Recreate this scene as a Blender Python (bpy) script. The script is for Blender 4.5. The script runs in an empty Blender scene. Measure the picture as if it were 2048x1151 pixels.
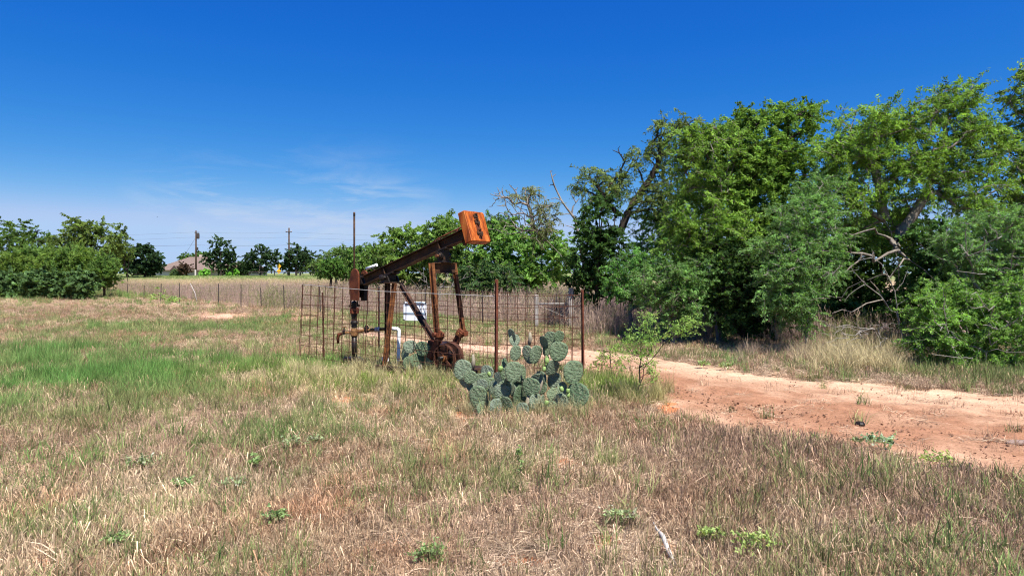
import bpy, math, random
import numpy as np
from mathutils import Vector, Matrix, Euler

# ------------------------------------------------------------------ camera, world, sun, exposure
SC = bpy.context.scene
F, CX, HY, H = 1365.0, 1024.0, 545.0, 1.8          # focal length and horizon of the 2048 px photograph, eye height
cam_d = bpy.data.cameras.new('camera'); cam = bpy.data.objects.new('camera', cam_d)
SC.collection.objects.link(cam); SC.camera = cam
cam.location = (0, 0, H); cam.rotation_euler = (math.radians(90), 0, 0)
cam_d.sensor_width = 36.0; cam_d.lens = F / 2048 * 36; cam_d.shift_y = -(575.5 - HY) / 2048
cam_d.clip_start = 0.05; cam_d.clip_end = 6000

SUN_EL, SUN_AZ = math.radians(60), math.radians(149)   # azimuth clockwise from +Y (the view direction)
world = bpy.data.worlds.new('World'); SC.world = world; world.use_nodes = True
SKY_STRENGTH, EXPOSURE = 0.06, 1.03

sun_d = bpy.data.lights.new('sun', 'SUN'); sun = bpy.data.objects.new('sun', sun_d); SC.collection.objects.link(sun)
sun_d.energy = 5.0; sun_d.angle = math.radians(0.53); sun_d.color = (1.0, 0.95, 0.87)
to_sun = Vector((math.sin(SUN_AZ) * math.cos(SUN_EL), math.cos(SUN_AZ) * math.cos(SUN_EL), math.sin(SUN_EL)))
sun.rotation_euler = to_sun.to_track_quat('Z', 'Y').to_euler(); sun.location = to_sun * 50
SC.view_settings.view_transform = 'Standard'; SC.view_settings.look = 'None'
SC.view_settings.exposure = EXPOSURE; SC.view_settings.gamma = 1.0; SC.view_settings.use_curve_mapping = False
SC.render.engine = 'CYCLES'
SC.cycles.max_bounces = 6; SC.cycles.transparent_max_bounces = 4; SC.cycles.diffuse_bounces = 3
SC.cycles.transmission_bounces = 3; SC.cycles.glossy_bounces = 2; SC.cycles.caustics_reflective = False
SC.cycles.caustics_refractive = False; SC.cycles.pixel_filter_type = 'BLACKMAN_HARRIS'; SC.cycles.filter_width = 1.1

def build_world():
    nt = world.node_tree; N = nt.nodes; Lk = nt.links; N.clear()
    out = N.new('ShaderNodeOutputWorld'); bg = N.new('ShaderNodeBackground'); bg.inputs['Strength'].default_value = SKY_STRENGTH
    tc = N.new('ShaderNodeTexCoord')
    sky = N.new('ShaderNodeTexSky'); sky.sky_type = 'NISHITA'; sky.sun_disc = False
    sky.sun_elevation = SUN_EL; sky.sun_rotation = SUN_AZ
    sky.air_density = 1.0; sky.dust_density = 0.25; sky.ozone_density = 2.6; sky.altitude = 300
    # a polarised, deep sky: the zenith blue comes lower down towards the horizon
    sep = N.new('ShaderNodeSeparateXYZ'); Lk.new(tc.outputs['Generated'], sep.inputs[0])
    mx = N.new('ShaderNodeMath'); mx.operation = 'MAXIMUM'; mx.inputs[1].default_value = 0.0; Lk.new(sep.outputs['Z'], mx.inputs[0])
    pw = N.new('ShaderNodeMath'); pw.operation = 'POWER'; pw.inputs[1].default_value = 0.76; Lk.new(mx.outputs[0], pw.inputs[0])
    cmb = N.new('ShaderNodeCombineXYZ'); Lk.new(sep.outputs['X'], cmb.inputs['X']); Lk.new(sep.outputs['Y'], cmb.inputs['Y']); Lk.new(pw.outputs[0], cmb.inputs['Z'])
    nrm = N.new('ShaderNodeVectorMath'); nrm.operation = 'NORMALIZE'; Lk.new(cmb.outputs[0], nrm.inputs[0])
    Lk.new(nrm.outputs[0], sky.inputs['Vector'])
    # colour grade of the whole sky
    sx = N.new('ShaderNodeSeparateColor'); Lk.new(sky.outputs[0], sx.inputs[0]); cx = N.new('ShaderNodeCombineColor')
    K = 1.0 / (SKY_STRENGTH * 2 ** EXPOSURE)
    for ch, (ref, p, out_, cap) in enumerate(((3.0, 3.6, .34, .44), (4.5, 1.55, .54, .62), (6.1, .58, .87, .94))):
        d = N.new('ShaderNodeMath'); d.operation = 'DIVIDE'; d.inputs[1].default_value = ref; Lk.new(sx.outputs[ch], d.inputs[0])
        q = N.new('ShaderNodeMath'); q.operation = 'POWER'; q.inputs[1].default_value = p; Lk.new(d.outputs[0], q.inputs[0])
        k = N.new('ShaderNodeMath'); k.operation = 'MULTIPLY'; k.inputs[1].default_value = out_ * K; Lk.new(q.outputs[0], k.inputs[0])
        mn = N.new('ShaderNodeMath'); mn.operation = 'SMOOTH_MIN'; mn.inputs[1].default_value = cap * K; mn.inputs[2].default_value = .25 * K; Lk.new(k.outputs[0], mn.inputs[0])
        Lk.new(mn.outputs[0], cx.inputs[ch])
    sc1 = cx
    # thin cirrus low over the horizon
    mp = N.new('ShaderNodeMapping'); mp.inputs['Scale'].default_value = (6.0, 6.0, 30.0); mp.inputs['Rotation'].default_value = (0, 0.045, 0.0)
    mp.inputs['Location'].default_value = (0.35, 0.1, 0.55)
    Lk.new(tc.outputs['Generated'], mp.inputs['Vector'])
    nz = N.new('ShaderNodeTexNoise'); nz.inputs['Scale'].default_value = 1.0; nz.inputs['Detail'].default_value = 7; nz.inputs['Roughness'].default_value = 0.62
    nz.inputs['Distortion'].default_value = 0.5
    Lk.new(mp.outputs[0], nz.inputs['Vector'])
    rmp = N.new('ShaderNodeMapRange'); rmp.inputs['From Min'].default_value = 0.46; rmp.inputs['From Max'].default_value = 0.78
    Lk.new(nz.outputs['Fac'], rmp.inputs['Value'])
    band = N.new('ShaderNodeValToRGB'); e = band.color_ramp.elements
    e[0].position = 0.0; e[0].color = (.5, .5, .5, 1); e[1].position = 0.20; e[1].color = (0, 0, 0, 1)
    for p, v in ((0.06, 0.9), (0.105, 1.0), (0.14, 0.25)):
        el = e.new(p); el.color = (v, v, v, 1)
    Lk.new(sep.outputs['Z'], band.inputs['Fac'])
    # the wisps stand in the north-west of the view
    dt = N.new('ShaderNodeVectorMath'); dt.operation = 'DOT_PRODUCT'; dt.inputs[1].default_value = Vector((-0.30, 0.95, 0.08)).normalized()
    Lk.new(tc.outputs['Generated'], dt.inputs[0])
    az = N.new('ShaderNodeMapRange'); az.inputs['From Min'].default_value = 0.975; az.inputs['From Max'].default_value = 0.995
    Lk.new(dt.outputs['Value'], az.inputs['Value'])
    m1 = N.new('ShaderNodeMath'); m1.operation = 'MULTIPLY'; Lk.new(rmp.outputs[0], m1.inputs[0]); Lk.new(band.outputs[0], m1.inputs[1])
    m2 = N.new('ShaderNodeMath'); m2.operation = 'MULTIPLY'; Lk.new(m1.outputs[0], m2.inputs[0]); Lk.new(az.outputs[0], m2.inputs[1])
    m3 = N.new('ShaderNodeMath'); m3.operation = 'MULTIPLY'; m3.inputs[1].default_value = 0.9; Lk.new(m2.outputs[0], m3.inputs[0])
    mix = N.new('ShaderNodeMix'); mix.data_type = 'RGBA'; Lk.new(m3.outputs[0], mix.inputs[0]); Lk.new(sc1.outputs[0], mix.inputs[6])
    mix.inputs[7].default_value = (.62 * K, .72 * K, .86 * K, 1)
    Lk.new(mix.outputs[2], bg.inputs['Color']); Lk.new(bg.outputs[0], out.inputs['Surface'])
build_world()

# ------------------------------------------------------------------ helpers
rng = np.random.default_rng(7)
def P(px, py, D): return Vector(((px - CX) / F * D, D, H - (py - HY) / F * D))
def G(px, py):
    D = H * F / (py - HY); return Vector(((px - CX) / F * D, D, 0.0))
def gz(x, y):
    return 1.3 * np.exp(-((np.asarray(y, float) - 100.0) / 25.0) ** 2)
def srgb(r, g, b): return tuple(((c / 255) / 12.92 if c / 255 <= .04045 else ((c / 255 + .055) / 1.055) ** 2.4) for c in (r, g, b))

def vnoise(x, y, s, seed=0):
    """smooth value noise in -1..1"""
    x = np.asarray(x, float) / s; y = np.asarray(y, float) / s
    xi = np.floor(x).astype(np.int64); yi = np.floor(y).astype(np.int64); xf = x - xi; yf = y - yi
    def h(a, b):
        n = (a * 374761393 + b * 668265263 + seed * 974711) & 0xffffffff
        n = ((n ^ (n >> 13)) * 1274126177) & 0xffffffff
        return ((n ^ (n >> 16)) & 0xffff) / 32767.5 - 1.0
    u = xf * xf * (3 - 2 * xf); v = yf * yf * (3 - 2 * yf)
    return (h(xi, yi) * (1 - u) + h(xi + 1, yi) * u) * (1 - v) + (h(xi, yi + 1) * (1 - u) + h(xi + 1, yi + 1) * u) * v

def mesh_np(name, verts, faces, mat=None, smooth=False, color=None, fl=None):
    """verts (n,3), faces (m,k) with one k"""
    me = bpy.data.meshes.new(name); verts = np.asarray(verts, np.float32); faces = np.asarray(faces, np.int32)
    k = faces.shape[1] if len(faces) else 3
    me.vertices.add(len(verts)); me.vertices.foreach_set('co', verts.ravel())
    me.loops.add(faces.size); me.loops.foreach_set('vertex_index', faces.ravel())
    me.polygons.add(len(faces)); me.polygons.foreach_set('loop_start', np.arange(0, faces.size, k, dtype=np.int32))
    me.polygons.foreach_set('loop_total', np.full(len(faces), k, np.int32))
    if smooth: me.polygons.foreach_set('use_smooth', np.ones(len(faces), bool))
    if color is not None:
        c = np.ones((len(verts), 4), np.float32); c[:, :3] = color
        a = me.attributes.new('tint', 'FLOAT_COLOR', 'POINT'); a.data.foreach_set('color', c.ravel())
    if fl is not None:
        a = me.attributes.new('shade', 'FLOAT', 'POINT'); a.data.foreach_set('value', np.asarray(fl, np.float32))
    me.update(calc_edges=True)
    if mat: me.materials.append(mat)
    return me

def link(name, me, parent=None, loc=(0, 0, 0)):
    o = bpy.data.objects.new(name, me); SC.collection.objects.link(o)
    if parent is not None: o.parent = parent
    o.location = loc
    return o
def tag(o, label=None, cat=None, group=None, kind=None):
    if label: o['label'] = label
    if cat: o['category'] = cat
    if group: o['group'] = group
    if kind: o['kind'] = kind
    return o
def thing(name, label, cat, loc=(0, 0, 0), group=None):
    o = bpy.data.objects.new(name, None); SC.collection.objects.link(o); o.location = loc; o.empty_display_size = .1
    return tag(o, label, cat, group)
def wloc(o):
    v = Vector((0, 0, 0))
    while o is not None: v += Vector(o.location); o = o.parent
    return v

class MB:
    """collects shapes (world coordinates) and links them as ONE mesh object"""
    def __init__(s): s.v = []; s.f = []; s.sm = []
    def add(s, vs, fs, smooth=False):
        b = len(s.v); s.v += [tuple(v) for v in vs]; s.f += [tuple(b + i for i in f) for f in fs]; s.sm += [smooth] * len(fs)
        return s
    def box(s, c, size, axes=None):
        c = Vector(c); ax = axes or (Vector((1, 0, 0)), Vector((0, 1, 0)), Vector((0, 0, 1)))
        vs = [c + ax[0] * (size[0] / 2 * i) + ax[1] * (size[1] / 2 * j) + ax[2] * (size[2] / 2 * k) for i in (-1, 1) for j in (-1, 1) for k in (-1, 1)]
        return s.add(vs, [(0, 1, 3, 2), (4, 6, 7, 5), (0, 4, 5, 1), (2, 3, 7, 6), (0, 2, 6, 4), (1, 5, 7, 3)])
    def tube(s, pts, rad, n=8, cap=True, smooth=True):
        pts = [Vector(p) for p in pts]
        if not hasattr(rad, '__len__'): rad = [rad] * len(pts)
        vs = []; fs = []; t0 = (pts[1] - pts[0]).normalized()
        ref = t0.orthogonal().normalized()
        for i, p in enumerate(pts):
            t = ((pts[min(i + 1, len(pts) - 1)] - pts[max(i - 1, 0)])).normalized()
            ref = (ref - t * ref.dot(t)); ref = ref.normalized() if ref.length > 1e-6 else t.orthogonal().normalized()
            b = t.cross(ref)
            for k in range(n):
                a = 2 * math.pi * k / n; vs.append(p + (ref * math.cos(a) + b * math.sin(a)) * rad[i])
        for i in range(len(pts) - 1):
            for k in range(n):
                fs.append((i * n + k, i * n + (k + 1) % n, (i + 1) * n + (k + 1) % n, (i + 1) * n + k))
        s.add(vs, fs, smooth)
        if cap:
            b = len(s.v) - len(vs)
            s.f.append(tuple(b + k for k in reversed(range(n)))); s.f.append(tuple(b + (len(pts) - 1) * n + k for k in range(n))); s.sm += [False, False]
        return s
    def prism(s, poly, ext):
        poly = [Vector(p) for p in poly]; n = len(poly); e = Vector(ext)
        vs = poly + [p + e for p in poly]
        fs = [tuple(reversed(range(n))), tuple(range(n, 2 * n))] + [(i, (i + 1) % n, n + (i + 1) % n, n + i) for i in range(n)]
        return s.add(vs, fs)
    def ring(s, c, ax, r0, r1, w, n=28):
        """annulus of inner radius r0, outer r1, width w along ax"""
        c = Vector(c); ax = Vector(ax).normalized(); a = ax.orthogonal().normalized(); b = ax.cross(a); vs = []; fs = []
        for k in range(n):
            t = 2 * math.pi * k / n; d = a * math.cos(t) + b * math.sin(t)
            vs += [c + d * r0 - ax * w / 2, c + d * r1 - ax * w / 2, c + d * r1 + ax * w / 2, c + d * r0 + ax * w / 2]
        for k in range(n):
            p = 4 * k; q = 4 * ((k + 1) % n)
            for i in range(4): fs.append((p + i, p + (i + 1) % 4, q + (i + 1) % 4, q + i))
        return s.add(vs, fs)
    def lathe(s, c, prof, ax=(0, 0, 1), n=14):
        c = Vector(c); ax = Vector(ax).normalized(); a = ax.orthogonal().normalized(); b = ax.cross(a); vs = []; fs = []
        for (r, z) in prof:
            for k in range(n):
                t = 2 * math.pi * k / n; vs.append(c + ax * z + (a * math.cos(t) + b * math.sin(t)) * max(r, 1e-4))
        for i in range(len(prof) - 1):
            for k in range(n): fs.append((i * n + k, i * n + (k + 1) % n, (i + 1) * n + (k + 1) % n, (i + 1) * n + k))
        fs.append(tuple(reversed(range(n)))); fs.append(tuple((len(prof) - 1) * n + k for k in range(n)))
        return s.add(vs, fs)
    def mesh(s, name, mat, off=Vector((0, 0, 0))):
        me = bpy.data.meshes.new(name)
        me.from_pydata([tuple(Vector(v) - off) for v in s.v], [], s.f)
        me.polygons.foreach_set('use_smooth', s.sm); me.materials.append(mat); me.update()
        return me
    def build(s, name, mat, parent=None, label=None, kind=None, bevel=0.0):
        off = wloc(parent)
        o = link(name, s.mesh(name, mat, off), parent)
        if label: o['label'] = label
        if kind: o['kind'] = kind
        if bevel:
            m = o.modifiers.new('edge', 'BEVEL'); m.width = bevel; m.segments = 1; m.limit_method = 'ANGLE'; m.angle_limit = math.radians(50)
        return o

# ------------------------------------------------------------------ materials
class NT:
    def __init__(s, name):
        s.m = bpy.data.materials.new(name); s.m.use_nodes = True; s.t = s.m.node_tree; s.t.nodes.clear()
        s.out = s.n('ShaderNodeOutputMaterial')
    def n(s, typ, **kw):
        x = s.t.nodes.new(typ)
        for k, v in kw.items():
            if k.startswith('i_'):
                x.inputs[k[2:].replace('_', ' ')].default_value = v
            else: setattr(x, k, v)
        return x
    def l(s, a, b): s.t.links.new(a, b)
    def coord(s, kind='Object', scale=(1, 1, 1)):
        tc = s.n('ShaderNodeTexCoord'); mp = s.n('ShaderNodeMapping'); mp.inputs['Scale'].default_value = scale
        s.l(tc.outputs[kind], mp.inputs[0]); return mp.outputs[0]
    def noise(s, co, scale, detail=4, rough=.55, dist=0):
        x = s.n('ShaderNodeTexNoise'); x.inputs['Scale'].default_value = scale; x.inputs['Detail'].default_value = detail
        x.inputs['Roughness'].default_value = rough; x.inputs['Distortion'].default_value = dist; s.l(co, x.inputs['Vector']); return x.outputs['Fac']
    def ramp(s, fac, stops):
        r = s.n('ShaderNodeValToRGB'); e = r.color_ramp.elements
        while len(e) < len(stops): e.new(.5)
        for el, (p, c) in zip(e, stops): el.position = p; el.color = (*c, 1) if len(c) == 3 else c
        s.l(fac, r.inputs['Fac']); return r.outputs['Color']
    def mix(s, fac, a, b, mode='MIX'):
        x = s.n('ShaderNodeMix', data_type='RGBA', blend_type=mode)
        for i, v in ((0, fac), (6, a), (7, b)):
            if hasattr(v, 'links'): s.l(v, x.inputs[i])
            elif i == 0: x.inputs[0].default_value = v
            else: x.inputs[i].default_value = (*v, 1)
        return x.outputs[2]
    def bsdf(s, col, rough=.7, spec=.3, metal=0, bump=None, bstr=.3, bdist=.01):
        b = s.n('ShaderNodeBsdfPrincipled')
        if hasattr(col, 'links'): s.l(col, b.inputs['Base Color'])
        else: b.inputs['Base Color'].default_value = (*col, 1)
        if hasattr(rough, 'links'): s.l(rough, b.inputs['Roughness'])
        else: b.inputs['Roughness'].default_value = rough
        b.inputs['Specular IOR Level'].default_value = spec; b.inputs['Metallic'].default_value = metal
        if bump is not None:
            bp = s.n('ShaderNodeBump'); bp.inputs['Strength'].default_value = bstr; bp.inputs['Distance'].default_value = bdist
            s.l(bump, bp.inputs['Height']); s.l(bp.outputs[0], b.inputs['Normal'])
        s.l(b.outputs[0], s.out.inputs['Surface']); return b

def rust_mat(name, dark, mid, light, sc=6.0, streak=(1, 1, 1), mpos=.5, rough=.75):
    t = NT(name); co = t.coord('Object', streak)
    n1 = t.noise(co, sc, 6, .65, .4); n2 = t.noise(co, sc * 7, 4, .6)
    c = t.ramp(n1, [(.3, dark), (mpos, mid), (.72, light)])
    c = t.mix(.45, c, t.ramp(n2, [(.3, (.35, .35, .35)), (.7, (1.25, 1.2, 1.15))]), 'MULTIPLY')
    t.bsdf(c, rough, .25, 0, n2, .35, .004); return t.m
def flat_mat(name, col, var=.25, sc=12, rough=.7, spec=.25, bump=.2, streak=(1, 1, 1)):
    t = NT(name); co = t.coord('Object', streak); n = t.noise(co, sc, 5, .6)
    lo = tuple(c * (1 - var) for c in col); hi = tuple(c * (1 + var) for c in col)
    t.bsdf(t.ramp(n, [(.3, lo), (.7, hi)]), rough, spec, 0, n, bump, .004); return t.m

M = {}
M['beam'] = rust_mat('brown_steel', (.012, .008, .006), (.045, .021, .010), (.12, .055, .022), 5)
M['leg'] = rust_mat('rusty_leg_steel', (.028, .011, .007), (.135, .050, .018), (.26, .105, .034), 6)
M['darkleg'] = rust_mat('dark_leg_steel', (.014, .011, .010), (.05, .028, .02), (.16, .075, .04), 4)
M['rust'] = rust_mat('red_rust', (.03, .009, .005), (.115, .030, .012), (.18, .056, .022), 6)
M['wheel'] = rust_mat('dark_wheel_rust', (.018, .009, .006), (.065, .024, .013), (.14, .055, .025), 7)
M['post'] = rust_mat('post_rust', (.05, .016, .010), (.14, .042, .022), (.20, .07, .04), 8)
M['orange'] = rust_mat('orange_rust', (.06, .012, .004), (.36, .080, .010), (.60, .23, .05), 3.6, (3.4, 3.4, .4), .50, .6)
M['oily'] = rust_mat('oily_black_steel', (.006, .005, .005), (.018, .012, .009), (.09, .04, .015), 9, (1, 1, 1), .58, .45)
M['brass'] = rust_mat('brown_fitting', (.03, .015, .008), (.18, .085, .03), (.34, .19, .08), 9)
M['wire'] = rust_mat('wire_rust', (.03, .013, .008), (.085, .032, .018), (.14, .055, .03), 7)
M['galv'] = flat_mat('galvanised_wire', (.42, .41, .39), .2, 20, .5, .5)
M['white'] = flat_mat('white_plastic', (.78, .80, .82), .05, 5, .4, .4, .05)
M['whitesign'] = flat_mat('white_painted_sheet', (.74, .77, .82), .06, 4, .45, .4, .05)
M['bluegrey'] = flat_mat('blue_grey_band', (.20, .28, .36), .2, 8, .6)
M['wood'] = flat_mat('grey_weathered_wood', (.30, .28, .26), .35, 9, .9, .1, .5, (3, 3, .5))
M['deadwood'] = flat_mat('bleached_wood', (.40, .37, .34), .25, 14, .9, .1, .4)
M['tpost'] = flat_mat('dark_steel_post', (.05, .04, .038), .3, 9, .7)
M['pole'] = flat_mat('brown_pole_wood', (.075, .05, .035), .3, 6, .9, .1, .3, (4, 4, .3))
M['bark'] = flat_mat('grey_brown_bark', (.19, .165, .14), .4, 16, .95, .05, .6, (1, 1, .35))
M['barkdark'] = flat_mat('dark_bark', (.045, .036, .03), .4, 16, .95, .05, .6, (1, 1, .35))
M['barkpale'] = flat_mat('pale_dead_bark', (.21, .19, .17), .35, 16, .95, .05, .5, (1, 1, .35))
M['stalk'] = flat_mat('green_brown_stalk', (.12, .11, .06), .3, 16, .9, .1)
M['brick'] = flat_mat('tan_brick_wall', (.42, .36, .30), .12, 4, .9)
M['garage'] = flat_mat('cream_door_paint', (.50, .46, .42), .06, 2, .7)
M['trim'] = flat_mat('brown_trim', (.10, .07, .055), .15, 4, .8)
M['glass'] = flat_mat('dark_window_glass', (.02, .025, .03), .2, 2, .15, .6, 0)
M['yellow'] = flat_mat('yellow_sign_paint', (.75, .36, .02), .08, 4, .5)
M['porcelain'] = flat_mat('grey_insulator', (.35, .35, .36), .1, 5, .4)
M['birdblack'] = flat_mat('dark_feather', (.02, .02, .022), .2, 9, .8)
M['stone'] = rust_mat('red_brown_stone', (.07, .035, .022), (.19, .095, .055), (.34, .20, .13), 4)
M['slab'] = flat_mat('grey_brown_slab', (.24, .17, .14), .3, 9, .9)

def roof_mat():
    t = NT('brown_shingles'); co = t.coord('Object', (1, 1, 1)); br = t.n('ShaderNodeTexBrick'); t.l(t.coord('Object', (2.2, 2.2, 3.5)), br.inputs['Vector'])
    br.inputs['Color1'].default_value = (.205, .155, .13, 1); br.inputs['Color2'].default_value = (.165, .125, .105, 1); br.inputs['Mortar'].default_value = (.07, .05, .045, 1)
    n = t.noise(co, 3, 5); t.bsdf(t.mix(.5, br.outputs[0], t.ramp(n, [(.3, (.8, .8, .8)), (.7, (1.25, 1.2, 1.2))]), 'MULTIPLY'), .9, .1); return t.m
M['roof'] = roof_mat()

def leaf_mat(name, trans=.48, gloss=0, rough=.5, inst=False):
    t = NT(name)
    if inst:
        a = t.n('ShaderNodeAttribute', attribute_type='INSTANCER', attribute_name='tint')
        s_ = t.n('ShaderNodeAttribute', attribute_type='GEOMETRY', attribute_name='shade')
        v = t.n('ShaderNodeVectorMath', operation='SCALE'); t.l(a.outputs['Color'], v.inputs[0]); t.l(s_.outputs['Fac'], v.inputs['Scale'])
        col = v.outputs[0]
    else:
        a = t.n('ShaderNodeAttribute', attribute_type='GEOMETRY', attribute_name='tint'); col = a.outputs['Color']
    d = t.n('ShaderNodeBsdfDiffuse'); tr = t.n('ShaderNodeBsdfTranslucent'); t.l(col, d.inputs['Color'])
    warm = t.mix(1.0, col, (1.25, 1.3, .55), 'MULTIPLY') if not inst else col
    t.l(warm, tr.inputs['Color'])
    m = t.n('ShaderNodeMixShader'); m.inputs[0].default_value = trans; t.l(d.outputs[0], m.inputs[1]); t.l(tr.outputs[0], m.inputs[2])
    if gloss:
        g = t.n('ShaderNodeBsdfGlossy'); g.inputs['Roughness'].default_value = rough; g.inputs['Color'].default_value = (.9, .95, 1, 1)
        m2 = t.n('ShaderNodeMixShader'); fr = t.n('ShaderNodeFresnel'); fr.inputs['IOR'].default_value = 1.35
        k = t.n('ShaderNodeMath', operation='MULTIPLY'); k.inputs[1].default_value = gloss * 6; t.l(fr.outputs[0], k.inputs[0])
        t.l(k.outputs[0], m2.inputs[0]); t.l(m.outputs[0], m2.inputs[1]); t.l(g.outputs[0], m2.inputs[2]); m = m2
    t.l(m.outputs[0], t.out.inputs['Surface']); return t.m
M['leaf'] = leaf_mat('leaf'); M['grass'] = leaf_mat('grass_blade', .18, 0, .5, True)

def ground_mat():
    t = NT('dry_field_soil'); co = t.coord('Object')
    a = t.n('ShaderNodeAttribute', attribute_type='GEOMETRY', attribute_name='tint')
    n1 = t.noise(co, 3.0, 8, .7); n2 = t.noise(co, 28, 5, .7); n3 = t.noise(co, .5, 5, .6)
    straw = t.n('ShaderNodeTexNoise'); straw.inputs['Scale'].default_value = 40; straw.inputs['Detail'].default_value = 4; straw.inputs['Distortion'].default_value = 2.5
    t.l(co, straw.inputs['Vector'])
    c = t.mix(.8, a.outputs['Color'], t.ramp(n1, [(.3, (.6, .58, .55)), (.7, (1.3, 1.28, 1.22))]), 'MULTIPLY')
    c = t.mix(.8, c, t.ramp(n2, [(.3, (.55, .52, .5)), (.68, (1.35, 1.32, 1.3))]), 'MULTIPLY')
    f = t.ramp(straw.outputs['Fac'], [(.52, (0, 0, 0)), (.62, (.55, .55, .55))])
    c = t.mix(f, c, (.36, .27, .19))
    t.bsdf(c, .95, .05, 0, n2, .5, .03); return t.m
M['ground'] = ground_mat()
def track_mat():
    t = NT('red_sandy_dirt'); co = t.coord('Object')
    a = t.n('ShaderNodeAttribute', attribute_type='GEOMETRY', attribute_name='tint')
    n1 = t.noise(co, 2.2, 8, .65, .3); n2 = t.noise(co, 26, 6, .7); n3 = t.noise(co, 90, 3, .6)
    c = t.mix(.7, a.outputs['Color'], t.ramp(n1, [(.3, (.72, .66, .62)), (.66, (1.2, 1.2, 1.2))]), 'MULTIPLY')
    c = t.mix(.85, c, t.ramp(n2, [(.30, (.55, .48, .44)), (.5, (1, .98, .96)), (.7, (1.22, 1.2, 1.18))]), 'MULTIPLY')
    c = t.mix(.6, c, t.ramp(n3, [(.33, (.6, .55, .5)), (.52, (1.1, 1.1, 1.1))]), 'MULTIPLY')
    t.bsdf(c, .95, .05, 0, t.mix(.5, t.ramp(n2, [(0, (0, 0, 0)), (1, (1, 1, 1))]), t.ramp(n3, [(0, (0, 0, 0)), (1, (1, 1, 1))])), .6, .03); return t.m
M['track'] = track_mat()

# ------------------------------------------------------------------ the land: which part of the field has which growth
TRK = np.array([[2400, 822, 1075], [2200, 801, 1022], [2048, 789, 968], [1850, 776, 945], [1700, 766, 918], [1600, 757, 903], [1540, 752, 884], [1420, 732, 862],
                [1330, 718, 826], [1260, 709, 776], [1165, 699, 744], [1060, 693, 722], [960, 690, 712], [860, 682, 702], [760, 668, 682], [690, 655, 664]], float)[::-1]
def to_px(x, y):
    y = np.maximum(np.asarray(y, float), .3); return CX + np.asarray(x, float) / y * F, HY + H / y * F
def in_track(x, y, pad=0.0):
    px, py = to_px(x, y)
    a = np.interp(px, TRK[:, 0], TRK[:, 1]); b = np.interp(px, TRK[:, 0], TRK[:, 2])
    w = vnoise(x, y, .9, 3) * .07 + vnoise(x, y, .3, 6) * .08 + vnoise(x, y, .12, 4) * .06 + .03 + pad
    return (px > 690) & (py > a + (b - a) * (w * .45 - .02)) & (py < b - (b - a) * w) & (px < 2400)
def blob(px, py, cx, cy, rx, ry): return np.exp(-((px - cx) / rx) ** 2 - ((py - cy) / ry) ** 2)
BARE = ((440, 632, 85, 7), (612, 637, 30, 5), (1135, 925, 46, 17), (1210, 1085, 62, 24), (1040, 1122, 85, 20), (935, 828, 40, 13), (90, 1135, 60, 20), (780, 1095, 60, 14), (1330, 1100, 60, 22), (700, 800, 70, 8), (1290, 980, 36, 8), (1345, 815, 50, 16), (1335, 1115, 30, 30))
def fence_depth(x):                                    # depth of the field fence line at x
    return np.interp(x, [-60, -30, -10.9, .8, 2.2, 6, 12, 40], [88, 54, 32.8, 22.6, 21.6, 19.0, 15.2, 15.2])
def green_amount(x, y):
    px, py = to_px(x, y)
    g = 1.0 * blob(px, py, 130, 745, 240, 44) + .35 * blob(px, py, 380, 755, 140, 32) + .55 * blob(px, py, 200, 820, 260, 40)
    g = g + .5 * blob(px, py, 590, 730, 120, 22) + .35 * blob(px, py, 780, 750, 130, 26) + .35 * blob(px, py, 150, 600, 260, 9) + .9 * blob(px, py, 60, 588, 220, 8)
    g = g + .45 * blob(px, py, 380, 660, 320, 14) + .35 * blob(px, py, 1230, 775, 90, 22) + .6 * blob(px, py, 1950, 748, 150, 18) + .4 * blob(px, py, 800, 645, 200, 18)
    g = g * np.clip(.62 + .75 * vnoise(x, y, 1.1, 11) + .5 * vnoise(x, y, .4, 13), 0, 1.3) + .13 * np.maximum(vnoise(x, y, .8, 12), 0) + .07 * np.maximum(vnoise(x, y, 2.3, 14), 0) + .03
    g = g * np.interp(py, [950, 1060], [1, .6])
    g = np.where((y > 82) & (y < 140), .75, g)
    return np.clip(g, 0, 1)
C_STRAW, C_BROWN, C_MAUVE, C_GREEN, C_OLIVE = np.array((.55, .43, .28)), np.array((.25, .145, .085)), np.array((.315, .215, .15)), np.array((.115, .235, .06)), np.array((.23, .235, .10))
def bare_amount(x, y):
    px, py = to_px(x, y); b = 0
    for q in BARE: b = np.maximum(b, np.exp(-(((px - q[0]) / (q[2] * 1.1)) ** 2 + ((py - q[1] - q[3] * .3) / (q[3] * 1.35)) ** 2) ** 2))
    return b
def field_colour(x, y):
    """albedo of soil plus litter (what the ground sheet shows between the blades)"""
    x = np.asarray(x, float); y = np.asarray(y, float)
    g = green_amount(x, y)[:, None]; n = (vnoise(x, y, 2.6, 21) * .5 + .5)[:, None]
    soil = np.array((.31, .20, .135)) * (1 - n) + np.array((.43, .32, .22)) * n
    far = np.clip((y - 30) / 30, 0, 1)[:, None]; beyond = (y > fence_depth(x))[:, None]
    c = soil * (1 - .5 * g) + np.array((.10, .15, .05)) * (.5 * g)
    mau = np.array((.21, .145, .13)); tan = np.array((.34, .26, .16)); grn = np.array((.15, .20, .07))
    w1 = np.clip((y - 62) / 8, 0, 1)[:, None]; w2 = np.clip((y - 80) / 8, 0, 1)[:, None]
    cf = mau * (1 - w1) + (tan * (1 - w2) + grn * w2) * w1
    c = np.where(beyond, cf, c)
    red = bare_amount(x, y)[:, None]
    return c * (1 - red) + np.array((.47, .20, .095)) * red

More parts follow.
